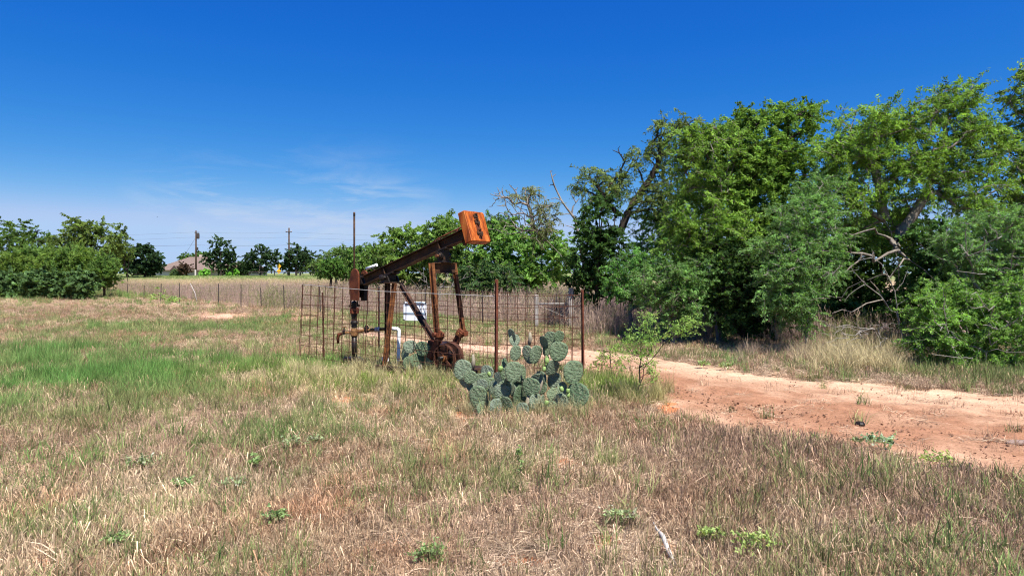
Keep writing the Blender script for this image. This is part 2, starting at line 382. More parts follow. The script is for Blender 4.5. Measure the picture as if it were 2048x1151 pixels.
def sym_axis(n, near, far):
    t = np.linspace(-1, 1, n); k = 7.0
    return np.sinh(t * k) / np.sinh(k) * far
def build_ground():
    yy = np.concatenate([np.linspace(-40, 2, 20), np.linspace(2.3, 30, 150), np.geomspace(30.3, 130, 110), np.geomspace(133, 2600, 40)])
    xx = np.concatenate([-np.geomspace(2600, 32, 45), np.linspace(-30, 22, 230), np.geomspace(23, 2600, 45)])
    X, Y = np.meshgrid(xx, yy); Z = gz(X, Y); nx, ny = len(xx), len(yy)
    v = np.stack([X.ravel(), Y.ravel(), Z.ravel()], 1)
    i = np.arange(nx * ny).reshape(ny, nx); f = np.stack([i[:-1, :-1], i[:-1, 1:], i[1:, 1:], i[1:, :-1]], -1).reshape(-1, 4)
    o = link('ground', mesh_np('ground', v, f, M['ground'], True, field_colour(v[:, 0], v[:, 1])))
    tag(o, kind='structure')
build_ground()

def build_track():
    px = np.concatenate([np.linspace(690, 1165, 120), np.linspace(1168, 2400, 420)]); ncol = 70
    a = np.interp(px, TRK[:, 0], TRK[:, 1]); b = np.interp(px, TRK[:, 0], TRK[:, 2]); V = []; C = []
    for k in range(ncol + 1):
        w = k / ncol
        ds = H * F / (a - HY); de = H * F / (b - HY)
        D = ds + (de - ds) * w; X = (px - CX) / F * D
        if k in (0, ncol):
            j = vnoise(X, D, .5, 31) * .28 + vnoise(X, D, .15, 32) * .16; D = D + j
            X = (px - CX) / F * D
        z = .006 + +.030 * np.sin(w * math.pi) * (vnoise(X, D, .35, 33) * .5 + .5) + .030 * np.sin(w * math.pi) * (vnoise(X, D, .11, 34) * .5 + .5) ** 2 - (.022 * math.exp(-((w - .22) / .08) ** 2) + .022 * math.exp(-((w - .66) / .08) ** 2))
        z = np.maximum(z, .005)
        V.append(np.stack([X, D, z], 1))
        # far wheel lane pale sand, middle and near lane redder gravelly dirt
        n = vnoise(X, D, 1.2, 35) * .10
        sand = np.clip(1.15 - w * 2.3 + n * 2, 0, 1) + .45 * math.exp(-((w - .9) / .13) ** 2); sand = np.clip(sand, 0, 1)[:, None]
        sand = np.clip(sand + .45 * vnoise(X, D, .35, 36)[:, None] * (1 - sand), 0, 1); col = np.array((.29, .155, .095)) * (1 - sand) + np.array((.52, .36, .25)) * sand
        left = np.clip((1250 - px) / 150, 0, 1)[:, None]; col = col * (1 - left) + np.array((.56, .365, .265)) * left
        al = np.cumsum(np.concatenate([[0], np.hypot(np.diff(X), np.diff(D))])); stk = vnoise(0 * al + w * 60, al * .35, 1.6, 37) * .6 + vnoise(0 * al + w * 60, al * .8, .9, 38) * .4
        col = col * (1 + .16 * stk)[:, None]
        C.append(col)
    v = np.concatenate(V); n = len(px); i = np.arange(n * (ncol + 1)).reshape(ncol + 1, n)
    f = np.stack([i[1:, :-1], i[1:, 1:], i[:-1, 1:], i[:-1, :-1]], -1).reshape(-1, 4)
    tag(link('dirt_track', mesh_np('dirt_track', v, f, M['track'], True, np.concatenate(C))), kind='structure')
    # bare sandy patch out in the field
    for nm, cx, cy, rx, ry in [('dirt_patch', 440, 632, 92, 8), ('dirt_patch', 612, 638, 26, 5)] + [('dirt_patch', *q) for q in BARE[2:]]:
        near = cy > 700; cen = (.46, .19, .09) if near else (.56, .36, .25); rim = (.36, .20, .12) if near else (.46, .27, .17)
        m = 48; ctr = G(cx, cy); vs = [ctr + Vector((0, 0, .012))]; cols = [cen]
        for r in (.5, 1.0):
            for k in range(m):
                t = 2 * math.pi * k / m; j = 1 + (.25 * math.sin(3 * t + 1) + .2 * random.Random(k).uniform(-1, 1)) * r
                p = G(cx + rx * r * j * math.cos(t), cy + ry * r * min(j, 1.1) * math.sin(t)); p.z = .012 if r < 1 else .005; vs.append(p); cols.append(cen if r < 1 else rim)
        fs = [(0, 1 + k, 1 + (k + 1) % m) for k in range(m)]
        me = bpy.data.meshes.new(nm); me.from_pydata([tuple(q) for q in vs], [], fs + [(1 + k, 1 + m + k, 1 + m + (k + 1) % m, 1 + (k + 1) % m) for k in range(m)])
        at = me.attributes.new('tint', 'FLOAT_COLOR', 'POINT'); at.data.foreach_set('color', np.array([(*c, 1) for c in cols], np.float32).ravel()); me.materials.append(M['track'])
        tag(link(nm, me), kind='structure')
build_track()

# ------------------------------------------------------------------ house, poles, road sign far behind the field
def build_house():
    y0, D1 = 140.0, 150.0
    def X(px): return (px - CX) / F * y0
    zb = -.15; x0, x1, x2 = X(309), X(405), X(497)
    base = Vector(((x0 + x2) / 2, y0, zb)); t = thing('house', 'tan brick house with brown hipped roof beyond the field', 'house', base)
    MB().box(((x0 + x1) / 2, y0 + 5, 1.05), (x1 - x0, 10, 2.4)).build('wall', M['brick'], t)
    MB().box((X(451), y0 + 6, 1.05), (x2 - x1 - .02, 9.5, 2.4)).build('wall', M['brick'], t)
    MB().box((X(278), y0 + 7, .95), (X(308) - X(246), 7, 2.2)).build('wall', M['trim'], t, 'dark brick wall of the low wing')
    def hip(xa, xb, ya, yb, ze, zr, ra, rb, name='roof'):
        ym = (ya + yb) / 2
        v = [(xa, ya, ze), (xb, ya, ze), (xb, yb, ze), (xa, yb, ze), (ra, ym, zr), (rb, ym, zr)]
        v += [(a, b, ze - .18) for a, b, c in v[:4]]
        m = MB().add(v, [(0, 1, 5, 4), (1, 2, 5), (2, 3, 4, 5), (3, 0, 4), (0, 6, 7, 1), (1, 7, 8, 2), (2, 8, 9, 3), (3, 9, 6, 0), (6, 9, 8, 7)])
        return m.build(name, M['roof'], t)
    r = hip(x0 - .5, X(420), y0 - .6, y0 + 10.6, 2.4, 5.15, X(356), X(392))
    MB().box((X(378), y0 + 5.5, 5.2), (.6, .6, .9)).build('chimney', M['brick'], r)
    hip(X(405), x2 + .5, y0 + .6, y0 + 11.5, 2.42, 4.1, X(430), X(480))
    hip(X(244), X(312), y0 + 3, y0 + 10.9, 2.06, 2.7, X(255), X(300))
    MB().box((X(331), y0 - .04, .9), (2.3, .06, 2.1)).build('garage_door', M['garage'], t)
    MB().box((X(317), y0 - .04, .95), (.9, .06, 2.0)).build('door', M['garage'], t)
    for px in (348, 362, 452):
        w = MB().box((X(px), y0 - .05, 1.1) if px < 405 else (X(px), y0 + 1.2, 1.1), (1.1, .06, 1.2)).build('window', M['trim'], t)
        MB().box((X(px), y0 - .09, 1.1) if px < 405 else (X(px), y0 + 1.16, 1.1), (.9, .03, 1.0)).build('pane', M['glass'], w)
    MB().box((X(480), y0 + 1.2, .95), (1.2, .06, 2.1)).build('door', M['trim'], t)
    # lean-in gable over the entry
    g = [Vector((X(344), y0 - 1.0, 2.3)), Vector((X(362), y0 - 1.0, 2.3)), Vector((X(353), y0 - 1.0, 3.3))]
    MB().prism(g, (0, 4.0, 0)).build('gable', M['roof'], t)
build_house()

def pole(px, ytop, D, label, kind):
    x = (px - CX) / F * D; zt = H - (ytop - HY) / F * D; zb = float(gz(x, D)) - .1
    t = thing('utility_pole', label, 'pole', (x, D, zb), 'utility poles beyond the field')
    MB().tube([(x, D, zb), (x, D, (zb + zt) / 2), (x, D, zt)], [.20, .17, .13], 8).build('post', M['pole'], t)
    if kind == 'cross':
        MB().box((x, D - .18, zt - .75), (1.1, .12, .14)).build('crossarm', M['pole'], t)
        for dx in (-.48, .48): MB().lathe((x + dx, D - .18, zt - .68), [(.05, 0), (.09, .08), (.05, .16), (.08, .24), (.02, .3)]).build('insulator', M['porcelain'], t)
        MB().lathe((x, D, zt), [(.05, 0), (.09, .1), (.05, .2), (.02, .32)]).build('insulator', M['porcelain'], t)
    else:
        MB().lathe((x + .42, D - .1, zt - 1.5), [(.10, -.05), (.26, 0), (.28, .5), (.26, .95), (.1, 1.02)]).build('transformer', M['tpost'], t)
        MB().box((x + .2, D - .1, zt - .35), (.9, .1, .12)).build('crossarm', M['pole'], t)
        MB().box((x + .3, D - .15, zt - 3.4), (.3, .25, .55)).build('switch_box', M['tpost'], t)
        MB().box((x, D - .22, zb + 1.3), (.3, .04, 1.6)).build('pale_marker', M['garage'], t)
        MB().tube([(x, D, zt - 1.2), (x - 2.9, D, zb + 3.6), (x - 4.4, D, zb + .1)], .02, 4).build('guy_wire', M['tpost'], t)
    return x, zt
pole(392, 461, 128, 'utility pole with transformer can, left of the two poles beyond the field', 'can')
pole(578, 456, 128, 'utility pole with short crossarm in front of dark trees', 'cross')
for yk, sag, lab in ((464, .5, 'topmost power cable above the far house'), (474, .5, 'middle power cable strung between the far poles'), (490, .25, 'lowest and thickest power cable between the far poles')):
    D = 127.6 if yk < 480 else 128.4; xs = [(px - CX) / F * D for px in (-420, 392, 578, 1260)]; z0 = H - (yk - HY) / F * D
    pts = []
    for a, b in zip(xs[:-1], xs[1:]):
        for k in range(12):
            q = k / 12; pts.append((a + (b - a) * q, D, z0 - 4 * sag * q * (1 - q) * (abs(b - a) / 40)))
    pts.append((xs[-1], D, z0))
    o = MB().tube(pts, .012 if yk < 480 else .022, 4).build('power_cable', M['tpost']); tag(o, lab, 'cable', 'power cables beyond the field')
def road_sign():
    D = 122; x = (558 - CX) / F * D; zb = float(gz(x, D)); zt = H - (528 - HY) / F * D
    t = thing('road_sign', 'small yellow roadside sign with two plates before dark trees', 'sign', (x, D, zb))
    MB().box((x, D, (zb + zt) / 2), (.08, .06, zt - zb)).build('post', M['galv'], t)
    for zc, w in ((zt - .35, .42), (zt - 1.25, .42)):
        MB().prism([Vector((x - w, D - .06, zc)), Vector((x, D - .06, zc - .48)), Vector((x + w, D - .06, zc)), Vector((x, D - .06, zc + .48))], (0, .02, 0)).build('plate', M['yellow'], t)
road_sign()
def rail_fence():
    D = 118.0; xa, xb = (498 - CX) / F * D, (650 - CX) / F * D; zb = float(gz(0, D))
    t = thing('rail_fence', 'dark rail fence running before the far dark trees', 'fence', ((xa + xb) / 2, D, zb))
    for h in (.55, 1.15): MB().box(((xa + xb) / 2, D, zb + h), (xb - xa, .06, .10)).build('rail', M['tpost'], t)
    for k in range(7):
        MB().box((xa + (xb - xa) * k / 6, D + .1, zb + .62), (.12, .12, 1.3)).build('post', M['tpost'], t)
rail_fence()
def bird():
    c = P(315, 434, 170); t = thing('bird', 'tiny dark bird flying in the sky left of the poles', 'bird', c)
    MB().lathe(c, [(.005, -.12), (.035, -.06), (.045, 0), (.03, .07), (.022, .1), (.004, .15)], (1, .3, .1), 8).build('body', M['birdblack'], t)
    for s in (-1, 1):
        MB().prism([c + Vector((.05, 0, 0)), c + Vector((.0, .16 * s, .05)), c + Vector((-.04, .3 * s, .03)), c + Vector((-.05, .1 * s, .02)), c + Vector((-.05, 0, 0))], (0, 0, .008)).build('wing', M['birdblack'], t)
bird()

# ------------------------------------------------------------------ trees: branches grow to points in the crown's lobes
def leaves_mesh(pts, n, size, asp, spread, col, hue, seed, droop=.25, tw=9, mb=None, flat=.7, twr=.004, up=.5):
    """n leaves on twigs around the crown points; returns verts, faces, colours; twigs go into mb"""
    r = np.random.default_rng(seed); pts = np.asarray(pts, float); k = len(pts)
    tw = max(4, int(tw * .82)); T = k * tw; ci = np.repeat(np.arange(k), tw)
    d = r.normal(size=(T, 3)); d[:, 2] = d[:, 2] * .75 + .15; d /= np.linalg.norm(d, axis=1)[:, None]
    ln = spread * r.uniform(.5, 1.75, T)
    li = r.integers(0, T, n); s = r.uniform(.15, 1.05, n) ** .8
    base = pts[ci[li]] + d[li] * (ln[li] * s)[:, None]
    base[:, 2] -= droop * spread * s ** 2
    off = r.normal(size=(n, 3)) * spread * .10; off[:, 2] *= flat
    c = base + off
    a = d[li] * .7 + r.normal(size=(n, 3)) * .75; a[:, 2] -= droop; a /= np.linalg.norm(a, axis=1)[:, None]
    nn = r.normal(size=(n, 3)); nn[:, 2] += up; b = np.cross(a, nn); b /= (np.linalg.norm(b, axis=1)[:, None] + 1e-9)
    L = (LEAF_SIZE * size * r.uniform(.42, 1.65, n))[:, None]; W = L * asp
    v = np.stack([c - a * L * .5, c + b * W * .5 + a * L * .08, c + a * L * .5, c - b * W * .5 + a * L * .08], 1).reshape(-1, 3)
    f = np.arange(4 * n).reshape(n, 4)
    cl = r.uniform(-1, 1, k)[ci[li]]; tcl = r.normal(size=T) * .26; lf = r.normal(size=n) * .2 + tcl[li]
    cc = LEAF_ALBEDO * np.asarray(col)[None, :] * (1 + .20 * cl + lf)[:, None]
    cc = cc + np.asarray(hue)[None, :] * (r.uniform(-.6, 1, n) * .8 + cl * .4)[:, None] * .5
    cc = cc * .86 + .14 * cc.mean(1)[:, None] * np.array((1.0, 1.12, .80)) * 1.25
    cc = np.repeat(np.clip(cc, .004, .6), 4, 0)
    if mb is not None:
        for j in range(0, T):
            p = pts[ci[j]]; q = p + d[j] * ln[j]; q[2] -= droop * spread; m_ = p + d[j] * ln[j] * .5; m_[2] -= droop * spread * .2
            mb.append((p, m_, q, twr))
    return v, f, cc

def tubes_np(paths, nside):
    """paths: list of (pts (m,3), radii (m)); returns verts, quads"""
    V = []; Fq = []; b = 0; ang = np.arange(nside) * 2 * np.pi / nside; ca, sa = np.cos(ang), np.sin(ang)
    for pts, rad in paths:
        m = len(pts); t = np.gradient(pts, axis=0); t /= (np.linalg.norm(t, axis=1)[:, None] + 1e-9)
        ref = np.where(np.abs(t[:, 2:3]) > .9, np.array([[1., 0, 0]]), np.array([[0, 0, 1.]])); u = np.cross(t, ref); u /= (np.linalg.norm(u, axis=1)[:, None] + 1e-9); w = np.cross(t, u)
        V.append((pts[:, None, :] + (u[:, None, :] * ca[None, :, None] + w[:, None, :] * sa[None, :, None]) * rad[:, None, None]).reshape(-1, 3))
        i = b + np.arange(m * nside).reshape(m, nside); j = np.roll(i, -1, 1)
        Fq.append(np.stack([i[:-1], j[:-1], j[1:], i[1:]], -1).reshape(-1, 4)); b += m * nside
    return np.concatenate(V), np.concatenate(Fq)

def skeleton(trunks, targets, seed, wig=.10, step=.3, turn=.35):
    """trunks: list of polylines; targets (n,3); gives node arrays pos,parent and the path of each target"""
    r = np.random.default_rng(seed); pos = []; par = []; plen = []
    paths = []
    for tr in trunks:
        tr = [np.array(p, float) for p in tr]; prev = -1; first = []
        for a, b in zip(tr[:-1], tr[1:]):
            m = max(2, int(np.linalg.norm(b - a) / step))
            for q in range(m):
                p = a + (b - a) * q / m + (r.normal(size=3) * wig * .25 if len(first) else 0)
                par.append(prev); plen.append(plen[prev] + step if prev >= 0 else 0.0); pos.append(p); prev = len(pos) - 1; first.append(prev)
        pos.append(tr[-1]); par.append(prev); plen.append(plen[prev] + step); first.append(len(pos) - 1)
        paths.append(first)
    start = np.array(pos); tg = np.asarray(targets, float)
    dist = np.min(np.linalg.norm(tg[:, None] - start[None], axis=2), axis=1); order = np.argsort(dist)
    for k in order:
        p = tg[k]; A = np.array(pos); d = p - A; L = np.linalg.norm(d, axis=1)
        cost = L + turn * np.array(plen) + .5 * np.maximum(-d[:, 2], 0)
        i = int(np.argmin(cost)); m = max(2, int(L[i] / step)); path = [i]; a = A[i]
        sag = np.array((0, 0, 1.0)) * L[i] * r.uniform(.02, .16); side = r.normal(size=3) * L[i] * .07
        for q in range(1, m + 1):
            s = q / m; c = a + (p - a) * s + (sag + side) * 4 * s * (1 - s) * .5 + (r.normal(size=3) * wig * .3 if q < m else 0)
            par.append(path[-1]); plen.append(plen[path[-1]] + L[i] / m); pos.append(c); path.append(len(pos) - 1)
        paths.append(path)
    return np.array(pos), np.array(par), paths

def lobe_points(lobes, n, seed, shell=.55):
    r = np.random.default_rng(seed); w = np.array([l[1][0] * l[1][1] * l[1][2] for l in lobes]) ** .75; w /= w.sum(); out = []
    for (c, rad), k in zip(lobes, np.maximum(2, (w * n).round().astype(int))):
        d = r.normal(size=(k, 3)); d /= np.linalg.norm(d, axis=1)[:, None]; rr = r.uniform(shell ** 3, 1, k) ** (1 / 3)
        out.append(np.array(c)[None] + d * rr[:, None] * np.array(rad)[None])
    return np.concatenate(out)

NLEAF = [0]; LEAF_ALBEDO, LEAF_SIZE = 2.1, 1.12
def tree(name, label, cat, base, trunks, lobes, npts, nleaf, size, asp, col, hue, seed, spread=.35, rt=.12, bark='bark', group=None, droop=.25, tw=8, step=.3, twr=.0055, bare_pts=None, shell=.5, up=.5, part='crown'):
    base = Vector(base); t = thing(name, label, cat, base, group); off = np.array(base)
    tg = lobe_points(lobes, npts, seed, shell) if lobes else np.zeros((0, 3))
    if len(tg): tg[:, 2] = np.maximum(tg[:, 2], float(base.z) + .12)
    allp = np.concatenate([tg, np.asarray(bare_pts, float)]) if bare_pts is not None else tg
    pos, par, paths = skeleton(trunks, allp, seed, step=step)
    cnt = np.zeros(len(pos)); 
    for pth in paths: cnt[pth[-1]] += 1
    for i in range(len(pos) - 1, -1, -1):
        if par[i] >= 0: cnt[par[i]] += cnt[i]
    tot = max(cnt.max(), 1); rad = np.maximum(rt * (cnt / tot) ** .48, twr * 1.3)
    big = []; 
    for pth in paths:
        p = pos[pth]; q = rad[pth].copy()
        if len(pth) > 1 and pth[0] != 0 and par[pth[1]] == pth[0]: q[0] = min(q[0], q[1] * 1.25)
        q[-1] *= .6
        big.append((p, q))
    twigs = [] 
    V = Fc = None
    if nleaf:
        V, Fc, cc = leaves_mesh(tg, nleaf, size, asp, spread, col, hue, seed + 1, droop, tw, twigs, up=up, twr=twr)
        me = mesh_np(part, V - off, Fc, M['leaf'], False, cc); link(part, me, t); NLEAF[0] += nleaf
    v1, f1 = tubes_np(big, 5)
    if twigs:
        v2, f2 = tubes_np([(np.array(w[:3]), np.array([w[3], w[3] * .8, w[3] * .4])) for w in twigs], 3)
        v1, f1 = np.concatenate([v1, v2]), np.concatenate([f1, f2 + len(v1)])
    me = mesh_np('trunk', v1 - off, f1, M[bark], True); link('trunk', me, t)
    return t

def lob(px, py, D, rx, ry, rd=None):
    """a crown lobe about photograph point px,py at depth D, rx, ry in photograph pixels"""
    k = D / F; return (tuple(P(px, py, D)), (rx * k, (rd or (rx + ry) * .5) * k, ry * k))
def bp(px, D, dz=0.0):
    x = (px - CX) / F * D; return (x, D, float(gz(x, D)) + dz)
def pp(px, py, D): return tuple(P(px, py, D))

OLIVE, GREEN, DARK, BLUE, BRIGHT = (.064, .118, .018), (.055, .125, .018), (.022, .05, .016), (.074, .145, .040), (.09, .19, .018)
HY_, HB_, HR_ = (.06, .035, -.004), (-.01, .012, .03), (.06, .01, 0)

def right_trees():
    # dense tall tree, the tallest crown of the middle
    D = 18.5
    tree('broadleaf_tree', 'tall dense dark olive tree, highest crown in the middle of the row', 'tree', bp(1548, D), [[bp(1548, D, -.1), pp(1552, 600, D), pp(1546, 500, D), pp(1550, 400, D), pp(1545, 300, D)], [pp(1552, 600, D), pp(1500, 500, D - .4), pp(1460, 400, D - .5)]],
         [lob(1555, 285, D, 92, 72, 85), lob(1500, 330, D - .3, 85, 75), lob(1590, 250, D, 50, 40), lob(1500, 235, D, 40, 28), lob(1545, 400, D, 90, 90), lob(1560, 480, D + .5, 70, 60), lob(1480, 430, D - .5, 85, 75), lob(1450, 330, D - .4, 80, 75)],
         320, 84000, .068, .48, OLIVE, HY_, 101, .36, .15, 'barkdark')
    # lighter olive tree in front left of it
    D = 17.2
    tree('mesquite_tree', 'light olive mesquite with fine twigs before the tallest dark tree', 'tree', bp(1440, D), [[bp(1440, D, -.1), pp(1435, 580, D), pp(1425, 480, D), pp(1420, 380, D)]],
         [lob(1420, 330, D, 70, 75), lob(1400, 430, D, 80, 60), lob(1430, 470, D - .2, 70, 50), lob(1385, 280, D, 30, 28), lob(1450, 260, D, 45, 28), lob(1370, 490, D, 50, 40)],
         190, 44000, .067, .32, (.074, .135, .020), HY_, 102, .34, .09, 'bark')
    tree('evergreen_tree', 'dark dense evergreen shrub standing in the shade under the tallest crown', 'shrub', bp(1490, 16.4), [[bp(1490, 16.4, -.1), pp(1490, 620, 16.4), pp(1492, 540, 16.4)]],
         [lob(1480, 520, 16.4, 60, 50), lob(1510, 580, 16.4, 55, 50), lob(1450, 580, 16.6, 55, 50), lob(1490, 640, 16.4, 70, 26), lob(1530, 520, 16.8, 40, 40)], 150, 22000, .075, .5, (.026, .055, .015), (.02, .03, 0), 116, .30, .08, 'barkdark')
    # open crowned mesquite with a dark fork
    D = 23
    tree('mesquite_tree', 'open crowned mesquite with dark forked trunk left of the dense trees', 'tree', bp(1245, D), [[bp(1245, D, -.1), pp(1240, 560, D), pp(1238, 470, D), pp(1240, 430, D)], [pp(1238, 470, D), pp(1265, 405, D), pp(1300, 360, D), pp(1325, 310, D)], [pp(1240, 430, D), pp(1205, 390, D), pp(1180, 355, D)]],
         [lob(1328, 262, D, 42, 28), lob(1372, 245, D, 28, 18), lob(1340, 300, D, 45, 20), lob(1278, 312, D, 26, 22), lob(1262, 350, D, 30, 24), lob(1180, 350, D, 34, 20), lob(1205, 385, D, 40, 26), lob(1300, 400, D, 46, 34), lob(1160, 372, D, 18, 18), lob(1340, 360, D, 36, 30)],
         120, 15000, .10, .24, (.075, .105, .03), HY_, 103, .36, .13, 'barkdark', droop=.5, bare_pts=[pp(1240, 292, D), pp(1225, 300, D), pp(1262, 330, D), pp(1310, 330, D), pp(1215, 350, D)])
    tree('mesquite_tree', 'green feathery mesquite filling behind the dark forked trunk', 'tree', bp(1330, 24), [[bp(1330, 24, -.1), pp(1325, 560, 24), pp(1318, 470, 24)]],
         [lob(1310, 460, 24, 70, 50), lob(1355, 440, 24, 50, 60), lob(1340, 520, 24, 70, 50), lob(1290, 545, 24, 50, 40)], 100, 17000, .10, .3, (.06, .13, .026), HB_, 104, .38, .1)
    # dark small-leaved shrub tree
    D = 22
    tree('evergreen_tree', 'small dark evergreen tree behind the right fence post', 'tree', bp(1195, D), [[bp(1195, D, -.1), pp(1195, 560, D), pp(1200, 470, D)]],
         [lob(1200, 440, D, 48, 46), lob(1180, 500, D, 55, 50), lob(1215, 540, D, 55, 45), lob(1180, 575, D, 48, 36), lob(1225, 480, D, 40, 40)], 130, 24000, .075, .5, (.028, .062, .016), (.02, .03, 0), 105, .30, .1, 'barkdark')
    # leaning half-bare tree and dead snag
    D = 25
    tree('leaning_tree', 'half bare tree leaning left with thin dry twigs behind the orange weight', 'tree', bp(1175, D), [[bp(1175, D, -.1), pp(1150, 560, D), pp(1115, 500, D), pp(1070, 460, D), pp(1035, 425, D), pp(1010, 400, D)], [pp(1070, 460, D), pp(1060, 425, D), pp(1050, 390, D)]],
         [lob(1050, 388, D, 30, 16), lob(1095, 430, D, 24, 24), lob(1110, 415, D, 14, 10), lob(1085, 470, D, 26, 18)], 34, 3400, .10, .22, (.085, .10, .04), HY_, 106, .36, .10, 'bark', droop=.5,
         bare_pts=[pp(x, y, D + dz) for x, y, dz in ((978, 413, 0), (995, 375, .2), (1000, 392, 0), (1003, 440, 0), (1020, 372, .3), (990, 405, -.3), (1022, 452, 0), (1015, 430, .4), (1032, 380, .2), (1048, 470, 0), (1020, 468, .3), (1070, 400, .5), (1000, 425, .5), (1012, 412, -.4))] + [pp(random.Random(k).uniform(976, 1105), random.Random(k + 300).uniform(368, 475), D + random.Random(k + 600).uniform(-.8, .8)) for k in range(62)], step=.22, twr=.010)
    tree('dead_snag', 'bleached bare dead trunk standing with broken top against the sky', 'dead tree', bp(1185, 25.6), [[bp(1185, 25.6, -.1), pp(1165, 500, 25.6), pp(1150, 440, 25.6), pp(1122, 400, 25.6), pp(1108, 372, 25.6), pp(1101, 342, 25.6)]],
         [], 0, 0, .1, .3, OLIVE, HY_, 107, .3, .060, 'barkpale', twr=.012, bare_pts=[pp(x, y, 25.6) for x, y in ((1100, 343), (1112, 348), (1098, 372), (1102, 398), (1160, 396), (1175, 410), (1140, 380), (1185, 430), (1120, 430), (1130, 450), (1152, 405), (1190, 400), (1195, 455))])
    # blue-green shrubs
    D = 16.5
    tree('huisache_shrub', 'pale blue-green shrub at the edge of the brown weeds', 'shrub', bp(1345, D), [[bp(1345, D, -.1), pp(1340, 620, D), pp(1335, 560, D)]],
         [lob(1330, 560, D, 60, 40), lob(1370, 590, D, 55, 42), lob(1300, 585, D, 40, 30), lob(1360, 635, D, 40, 22), lob(1390, 550, D, 50, 36)], 140, 34000, .053, .3, BLUE, HB_, 108, .26, .06)
    tree('huisache_shrub', 'bright green shrub between the evergreen and the blue-green shrub', 'shrub', bp(1262, 20.5), [[bp(1262, 20.5, -.1), pp(1262, 600, 20.5), pp(1260, 560, 20.5)]],
         [lob(1265, 540, 20.5, 45, 40), lob(1240, 575, 20.5, 40, 30), lob(1285, 590, 20.5, 40, 28)], 80, 14000, .07, .32, (.06, .14, .03), HB_, 109, .28, .06)
    D = 14.8
    tree('huisache_tree', 'feathery blue-green tree with low hanging crown right of the dark shade', 'tree', bp(1610, D), [[bp(1610, D, -.1), pp(1615, 620, D), pp(1620, 540, D), pp(1640, 470, D)], [pp(1615, 620, D), pp(1585, 570, D - .2), pp(1560, 530, D - .3)]],
         [lob(1620, 440, D, 75, 50), lob(1570, 500, D - .3, 62, 45), lob(1620, 540, D - .2, 60, 50), lob(1560, 560, D - .4, 48, 40), lob(1655, 480, D, 46, 36), lob(1590, 600, D - .3, 60, 30), lob(1540, 600, D - .3, 36, 30), lob(1640, 390, D + .4, 60, 40), lob(1600, 640, D, 44, 16)],
         270, 74000, .048, .28, BLUE, HB_, 110, .25, .07, 'barkpale', twr=.005, bare_pts=[pp(1640 + 60 * random.Random(k).gauss(0, .6), 545 + 60 * random.Random(k + 40).uniform(-1, 1), D - .7 + .3 * random.Random(k + 80).uniform(-1, 1)) for k in range(26)])
    # the big right tree with bare leaning limbs
    D = 16.5
    tree('mesquite_tree', 'large spreading mesquite with bare arching limbs, green crown against the sky', 'tree', bp(1840, D), [[bp(1840, D, -.1), pp(1825, 620, D), pp(1800, 560, D), pp(1790, 490, D), pp(1770, 440, D), pp(1740, 425, D), pp(1700, 440, D)], [pp(1790, 490, D), pp(1830, 420, D), pp(1860, 360, D), pp(1880, 300, D)], [pp(1770, 440, D), pp(1760, 370, D), pp(1740, 310, D)]],
         [lob(1730, 275, D, 62, 58), lob(1690, 330, D, 50, 55), lob(1800, 300, D, 70, 60), lob(1870, 265, D, 70, 60), lob(1905, 200, D, 42, 34), lob(1860, 215, D, 30, 26), lob(1960, 290, D, 70, 60), lob(1830, 370, D, 80, 45), lob(1940, 380, D, 75, 50), lob(1715, 400, D, 55, 35), lob(1750, 215, D, 30, 20), lob(1940, 175, D, 24, 14), lob(1655, 320, D, 34, 40), lob(1670, 400, D, 40, 40), lob(1790, 440, D + .8, 50, 34), lob(1700, 470, D + .8, 44, 30), lob(1820, 500, D + 1, 44, 34)],
         360, 90000, .066, .30, (.080, .145, .020), HY_, 111, .36, .14, 'bark', bare_pts=[pp(1745 + 70 * random.Random(k).gauss(0, .8), 540 + 90 * random.Random(k + 40).uniform(-1, 1), D - 1.0 + .6 * random.Random(k + 80).uniform(-1, 1)) for k in range(20)] + [pp(x, y, D - .9) for x, y in ((1680, 470), (1700, 505), (1660, 500), (1720, 520), (1735, 560), (1690, 545), (1760, 600), (1705, 470), (1650, 540), (1745, 500))])
    D = 17
    tree('mesquite_tree', 'tree at the right edge, its thin top rising above its neighbours', 'tree', bp(2090, D), [[bp(2090, D, -.1), pp(2085, 560, D), pp(2075, 420, D), pp(2060, 300, D), pp(2050, 220, D)]],
         [lob(2050, 190, D, 36, 40), lob(2080, 150, D, 50, 30), lob(2040, 270, D, 40, 50), lob(2090, 300, D, 70, 70), lob(2030, 360, D, 50, 50), lob(2100, 430, D, 80, 70), lob(2010, 440, D, 60, 40), lob(2080, 520, D, 70, 50)],
         190, 32000, .08, .32, (.07, .12, .022), HY_, 112, .36, .12)
    D = 15.5
    tree('evergreen_tree', 'dark glossy evergreen shrub behind the arching bare limbs', 'shrub', bp(1880, D), [[bp(1880, D, -.1), pp(1880, 600, D), pp(1880, 520, D)]],
         [lob(1860, 490, D, 50, 45), lob(1900, 540, D, 60, 50), lob(1860, 570, D, 45, 40), lob(1830, 620, D, 40, 30), lob(1930, 600, D, 50, 40)], 120, 22000, .065, .5, (.030, .068, .018), (.02, .03, 0), 113, .28, .07, 'barkdark')
    # right bushes in front
    D = 12.6
